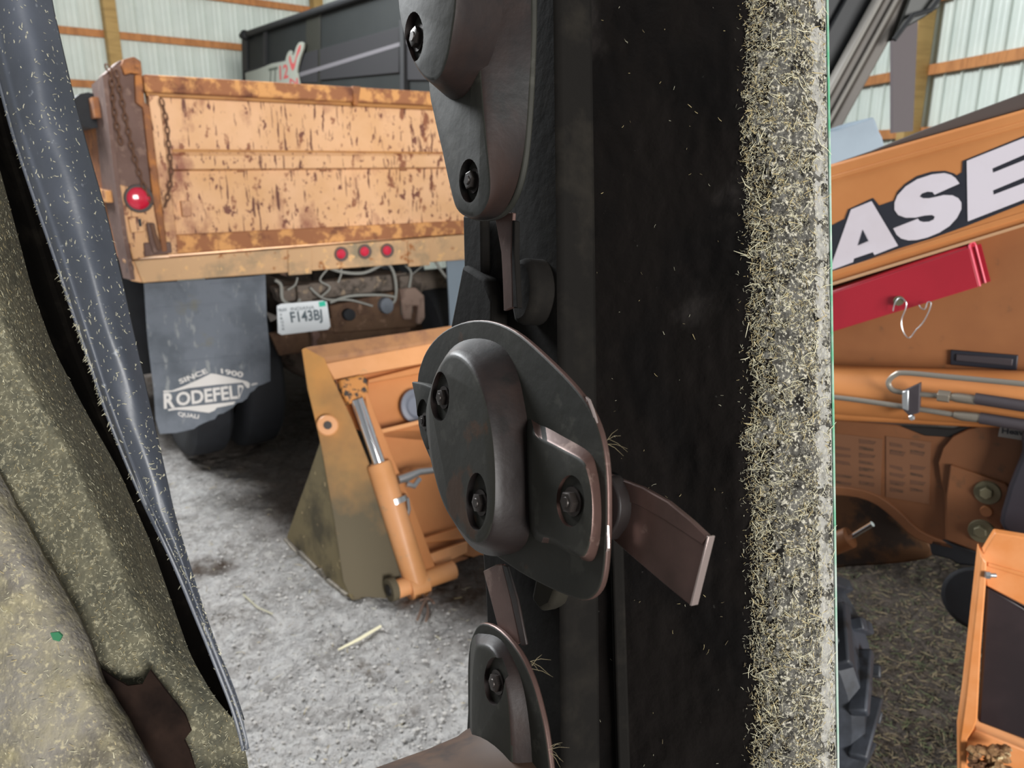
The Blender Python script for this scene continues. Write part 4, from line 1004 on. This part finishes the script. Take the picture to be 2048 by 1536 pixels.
# left blade lug seen past the cap
lug2 = slab('blade_lug', [(822, 763), (846, 768), (866, 776), (866, 890), (852, 900), (836, 862), (830, 800)], PD, .012, .012, M_disc, dm, .002)
cut(lug2, [hole(845, 840, 12, 42, .012, .004)])
bolt(851, 842, PD, .0085, .007, .005, M_bolt, dm)
# blade under the plate
bl1 = slab('blade', [(1180, 930), (1232, 955), (1285, 975), (1335, 1003), (1380, 1040), (1415, 1073), (1398, 1140), (1380, 1211), (1330, 1170), (1262, 1112), (1180, 1040)], PD, -.018, .0045, M_blade, dm, .0008, label='steel cutting blade sticking out right')
slab('blade_bevel', [(1232, 957), (1285, 977), (1335, 1005), (1380, 1042), (1413, 1074), (1403, 1088), (1370, 1066), (1320, 1034), (1275, 1010), (1240, 998)], PD, -.0168, .001, M_blade, dm, .0004)
slab('blade_tip', [(1414, 1072), (1417, 1074), (1383, 1212), (1379, 1211)], PD, -.017, .0065, M_bladee, dm, .0003, label='bright cut end')
slab('blade_nut', sm([(1206, 960), (1225, 965), (1238, 1000), (1236, 1040), (1222, 1068), (1205, 1075)], 4), PD, -.006, .014, M_wall, dm, .004)
# --- upper disc
du = slab('mower_disc', sm([(893, -260), (1062, -260), (1064, 0), (1062, 110), (1056, 230), (1046, 330), (1028, 395), (1000, 432), (962, 442), (930, 430), (912, 385), (904, 300), (893, 150)], 3), PD, 0, .0065, M_disc, mw, .002, label='upper disc with its lobe pointing down')
ton = loft('disc_lobe', [((858, 168), (892, 150)), ((868, 230), (900, 235)), ((884, 300), (908, 310)), ((900, 370), (914, 380)), ((914, 418), (930, 427)), ((938, 436), (962, 440)), ((962, 433), (1000, 430)), ((978, 408), (1026, 390)), ((983, 370), (1042, 335)), ((976, 290), (1052, 260)), ((968, 200), (1058, 170)), ((962, 120), (1062, 100)), ((955, 0), (1062, 0)), ((950, -200), (1060, -200)), ((860, -200), (890, -200)), ((856, 0), (890, 0))], 0, .04, M_disc, du, n=4)
cut(ton, [hole(941, 362, 20, 44, .04, .007)])
matfaces(ton, M_wall)
bolt(950, 362, PD, .0335, .0085, .008, M_bolt, du)
capu = loft('disc_cap', [((797, 0), (830, 0)), ((810, 75), (842, 95)), ((832, 132), (865, 160)), ((858, 162), (905, 202)), ((880, 158), (935, 196)), ((897, 120), (960, 160)), ((908, 60), (990, 95)), ((915, 0), (1006, 0)), ((918, -120), (1010, -140)), ((890, -250), (980, -300)), ((830, -220), (860, -260)), ((802, -110), (835, -110))], .035, .085, M_disc, du, n=5)
cut(capu, [hole(831, 74, 19, 50, .085, .007)])
matfaces(capu, M_wall)
bolt(839, 76, PD, .0785, .009, .007, M_bolt, du)
slab('blade', [(988, 425), (1026, 425), (1023, 470), (1022, 510), (1024, 560), (1025, 616), (1007, 622), (1005, 560), (1002, 505)], PD, -.008, .004, M_blade, du, .001, label='narrow blade hanging down')
slab('blade_bevel', [(1024, 440), (1030, 442), (1029, 505), (1035, 616), (1026, 616), (1023, 505)], PD, -.007, .006, M_bar, du, .001)
# --- lower disc
dl = slab('mower_disc', sm([(935, 1420), (936, 1310), (948, 1262), (966, 1246), (1000, 1262), (1036, 1304), (1062, 1358), (1080, 1420), (1092, 1480), (1104, 1580), (1112, 1700), (940, 1700)], 3), PD, 0, .0065, M_disc, mw, .002, label='lower disc with its lobe pointing up')
matfaces(dl, M_blade, .6)
lb = loft('disc_lobe', [((950, 1300), (944, 1280)), ((964, 1290), (972, 1268)), ((985, 1300), (1002, 1280)), ((1002, 1330), (1026, 1318)), ((1013, 1375), (1044, 1365)), ((1020, 1430), (1056, 1430)), ((1024, 1520), (1064, 1520)), ((1024, 1680), (1068, 1680)), ((955, 1680), (945, 1680)), ((945, 1500), (940, 1500)), ((944, 1380), (940, 1380))], 0, .014, M_disc, dl, n=4, crown=.001)
cut(lb, [hole(990, 1362, 20, 48, .014, .004)])
matfaces(lb, M_wall)
bolt(996, 1364, PD, .0105, .0085, .006, M_bolt, dl)
bl2 = slab('blade', [(966, 1142), (990, 1130), (1004, 1128), (1022, 1200), (1040, 1285), (1020, 1296), (1002, 1280), (984, 1210)], PD, -.006, .004, M_blade, dl, .001, label='blade pointing up from the lower disc')
slab('blade_bevel', [(1004, 1130), (1014, 1132), (1034, 1200), (1052, 1290), (1042, 1292), (1022, 1200)], PD, -.005, .003, M_wall, dl, .001)
# drum of the lower disc: tapering barrel coming toward the viewer
dc0 = PD.hit(1015, 1790, 0)
rs = []
for d_, r_ in ((0, .150), (.01, .146), (.05, .141), (.12, .136), (.22, .134), (.3, .134)):
    rs.append(circ(dc0+nd*d_, nd, r_, 64))
MB().rings(rs).build('disc_drum', mat('brown_drum', '#3c2c24', .5, layers=[('#4e3a2c', 6, .45, .65), ('#2a2220', 14, .55, .66)], spec=.35), dl, label='brown barrel on the lower disc')
for (x, y, n_) in ((1212, 880, 5), (1262, 1110, 4), (1062, 1330, 5), (1100, 1500, 6)):
    for k in range(n_):
        p = cam(x+random.uniform(-4, 4), y+random.uniform(-8, 8), .66 if x < 1200 else .62)
        e = p+RT*random.uniform(.004, .018)+UP*random.uniform(-.012, .012)-FW*random.uniform(0, .01)
        MB().tube([p, (p+e)/2+UP*.0015, e], [.0002, .0002, .00008], 4).build('straw_stem', STR[3], mw)
# ------------------------------------------------------------ left shield and curtain (same mower)
Ledge = [(-60, -200), (-40, 0), (0, 170), (30, 280), (60, 370), (105, 500), (145, 620), (185, 740), (215, 830), (255, 930), (290, 1010), (350, 1130), (410, 1270), (470, 1420), (492, 1500), (500, 1600)]
Redge = [(90, -200), (104, 0), (150, 200), (180, 310), (215, 430), (245, 560), (265, 650), (292, 770), (310, 850), (335, 960), (350, 1030), (378, 1120), (405, 1210), (445, 1320), (482, 1425), (498, 1500), (502, 1600)]
def edge_at(E, y):
    for i in range(len(E)-1):
        if E[i+1][1] >= y or i == len(E)-2:
            t = (y-E[i][1])/(E[i+1][1]-E[i][1])
            # smooth: catmull
            p = [E[max(0, i-1)], E[i], E[i+1], E[min(len(E)-1, i+2)]]
            return .5*((2*p[1][0])+(p[2][0]-p[0][0])*t+(2*p[0][0]-5*p[1][0]+4*p[2][0]-p[3][0])*t*t+(3*p[1][0]-p[0][0]-3*p[2][0]+p[3][0])*t**3) if False else E[i][0]*(1-t)+E[i+1][0]*t
def band_pt(u, v, off=0):
    y = -190+1690*v
    xl = (edge_at(Ledge, y-25)+edge_at(Ledge, y)+edge_at(Ledge, y+25))/3; xr = (edge_at(Redge, y-25)+edge_at(Redge, y)+edge_at(Redge, y+25))/3
    x = xl+(xr-xl)*u
    wv = (xr-xl)/150
    z = .60-.034*math.sin(math.pi*min(1, max(0, (u*.9+.05))))*wv+.012*u*wv
    if u < .22: z -= .004*math.exp(-((u-.10)/.05)**2)
    z += .002*noise.noise(Vector((u*3, v*14, 2)))
    return cam(x, y, z-off)
bd = MB().grid(band_pt, 48, 160).build('rubber_curtain', M_band, mw, label='black rubber curtain strip')
md = bd.modifiers.new('thick', 'SOLIDIFY'); md.thickness = .003; md.offset = -1
MB().tube([band_pt(0.0, k/80) for k in range(81)], .0016, 8).build('curtain_hem', M_band, mw)
random.seed(31)
def band_s():
    u, v = random.random(), random.random(); p = band_pt(u, v, .0008)
    n = (band_pt(min(1, u+.02), v)-band_pt(max(0, u-.02), v)).cross(band_pt(u, v+.01)-p).normalized()
    if n.dot(CAM-p) < 0: n = -n
    return p, n
fibers('curtain_straw', [STR[0], STR[1], STR[0]], 900, band_s, (.0010, .0038), (.00010, .00022), mw, lift=.3)
def band_e():
    v = random.choice((random.random(), random.gauss(.52, .05))); v = min(.98, max(.05, v)); return band_pt(0, v, .001), (-RT*.8-FW*.6)
fibers('curtain_straw', [STR[0], STR[1]], 500, band_e, (.002, .006), (.0001, .00025), mw, lift=.9)
# dusty shield behind the curtain
Sedge = [(-120, -200), (-60, 150), (0, 340), (38, 480), (66, 586), (108, 700), (170, 820), (238, 941), (302, 1086), (342, 1200), (382, 1314), (432, 1400), (480, 1452), (499, 1540), (503, 1650), (503, 1800)]
def sh_pt(u, v, off=0):
    y = -200+1850*v
    xr = (edge_at(Sedge, y-20)+edge_at(Sedge, y)+edge_at(Sedge, y+20))/3
    xl = -260
    x = xl+(xr-xl)*u
    q = (xr-x)
    z = .70+.10*max(0, 1-q/110)**1.5 if y < 1500 else .70+.02*max(0, 1-q/110)
    k = max(0, min(1, (1430-y)/300))
    z = .70+(.12*k+.0)*max(0, 1-q/90)**1.6+ .06*max(0, -(x)/300)
    z -= .00006*(y-700)*.5
    z += .006*noise.noise(Vector((x*.006, y*.004, 4)))+.0015*noise.noise(Vector((x*.03, y*.03, 9)))
    return cam(x, y, z-off)
MB().grid(sh_pt, 90, 130).build('dusty_shield', M_shield, mw, label='olive dust-coated shield face')
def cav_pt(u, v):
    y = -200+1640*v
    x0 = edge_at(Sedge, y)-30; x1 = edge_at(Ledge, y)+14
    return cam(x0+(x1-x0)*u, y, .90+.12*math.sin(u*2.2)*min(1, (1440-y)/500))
MB().grid(cav_pt, 10, 60).build('gap_shade_sheet', M_gapshade, mw, label='black sheet standing in for shade in the gap beside the curtain')
def sh_s():
    u, v = random.uniform(.3, 1), random.random(); p = sh_pt(u, v, .0006)
    n = (sh_pt(u+.01, v)-p).cross(sh_pt(u, v+.01)-p).normalized()
    if n.dot(CAM-p) < 0: n = -n
    return p, n
fibers('shield_straw', [STR[0], STR[1], STR[2], STR[3]], 9000, sh_s, (.0012, .0045), (.00009, .0002), mw, lift=.3)
# front fold, bottom left
FE = [(-30, 900), (0, 960), (40, 1030), (85, 1105), (140, 1195), (160, 1240), (175, 1300), (215, 1345), (245, 1400), (270, 1460), (300, 1530), (330, 1620)]
FE2 = [(-30, 900), (0, 958), (50, 1050), (100, 1140), (150, 1225), (178, 1290), (205, 1370), (240, 1420), (272, 1480), (305, 1540), (340, 1640)]
def fe(y):
    E = FE2
    for i in range(len(E)-1):
        if E[i+1][1] >= y or i == len(E)-2:
            t = (y-E[i][1])/(E[i+1][1]-E[i][1]); return E[i][0]*(1-t)+E[i+1][0]*t
def fold_pt(u, v, off=0):
    y = 905+735*v; xr = fe(y)+3*noise.noise(Vector((y*.03, 0, 0))); xl = -320
    x = xl+(xr-xl)*u
    z = .655-.05*math.sin(min(1, u)*1.5)*v - .02*v
    z += .035*max(0, 1-(xr-x)/70)**2
    z += .004*noise.noise(Vector((x*.01, y*.008, 1)))
    return cam(x, y, z-off)
fd = MB().grid(fold_pt, 70, 90).build('front_fold', M_fold, mw, label='brighter straw-coated fold')
md = fd.modifiers.new('thick', 'SOLIDIFY'); md.thickness = .003; md.offset = -1
def fd_s():
    u, v = random.uniform(.4, 1), random.random(); p = fold_pt(u, v, .0006)
    n = (fold_pt(u+.01, v)-p).cross(fold_pt(u, v+.01)-p).normalized()
    if n.dot(CAM-p) < 0: n = -n
    return p, n
fibers('shield_straw', STR[:3], 6500, fd_s, (.0025, .009), (.00012, .00034), mw, lift=.4)
# torn flap: dark lining and ragged cloth tongue
SHP = lambda x, y, z: cam(x, y, z)
tp = [(176, 1325), (205, 1340), (230, 1358), (255, 1372), (285, 1368), (300, 1340), (330, 1380), (370, 1430), (382, 1462), (368, 1480), (378, 1500), (392, 1545), (400, 1640), (330, 1640), (262, 1450), (225, 1400)]
MB().prism([SHP(x, y, .664) for x, y in tp], FW*.002).build('torn_lining', M_torn, mw, label='dark torn opening')
MB().prism([SHP(x, y, .598) for x, y in [(100, 1266), (116, 1264), (124, 1272), (118, 1283), (106, 1280)]], FW*.002).build('paint_chip', M_gchip, mw)
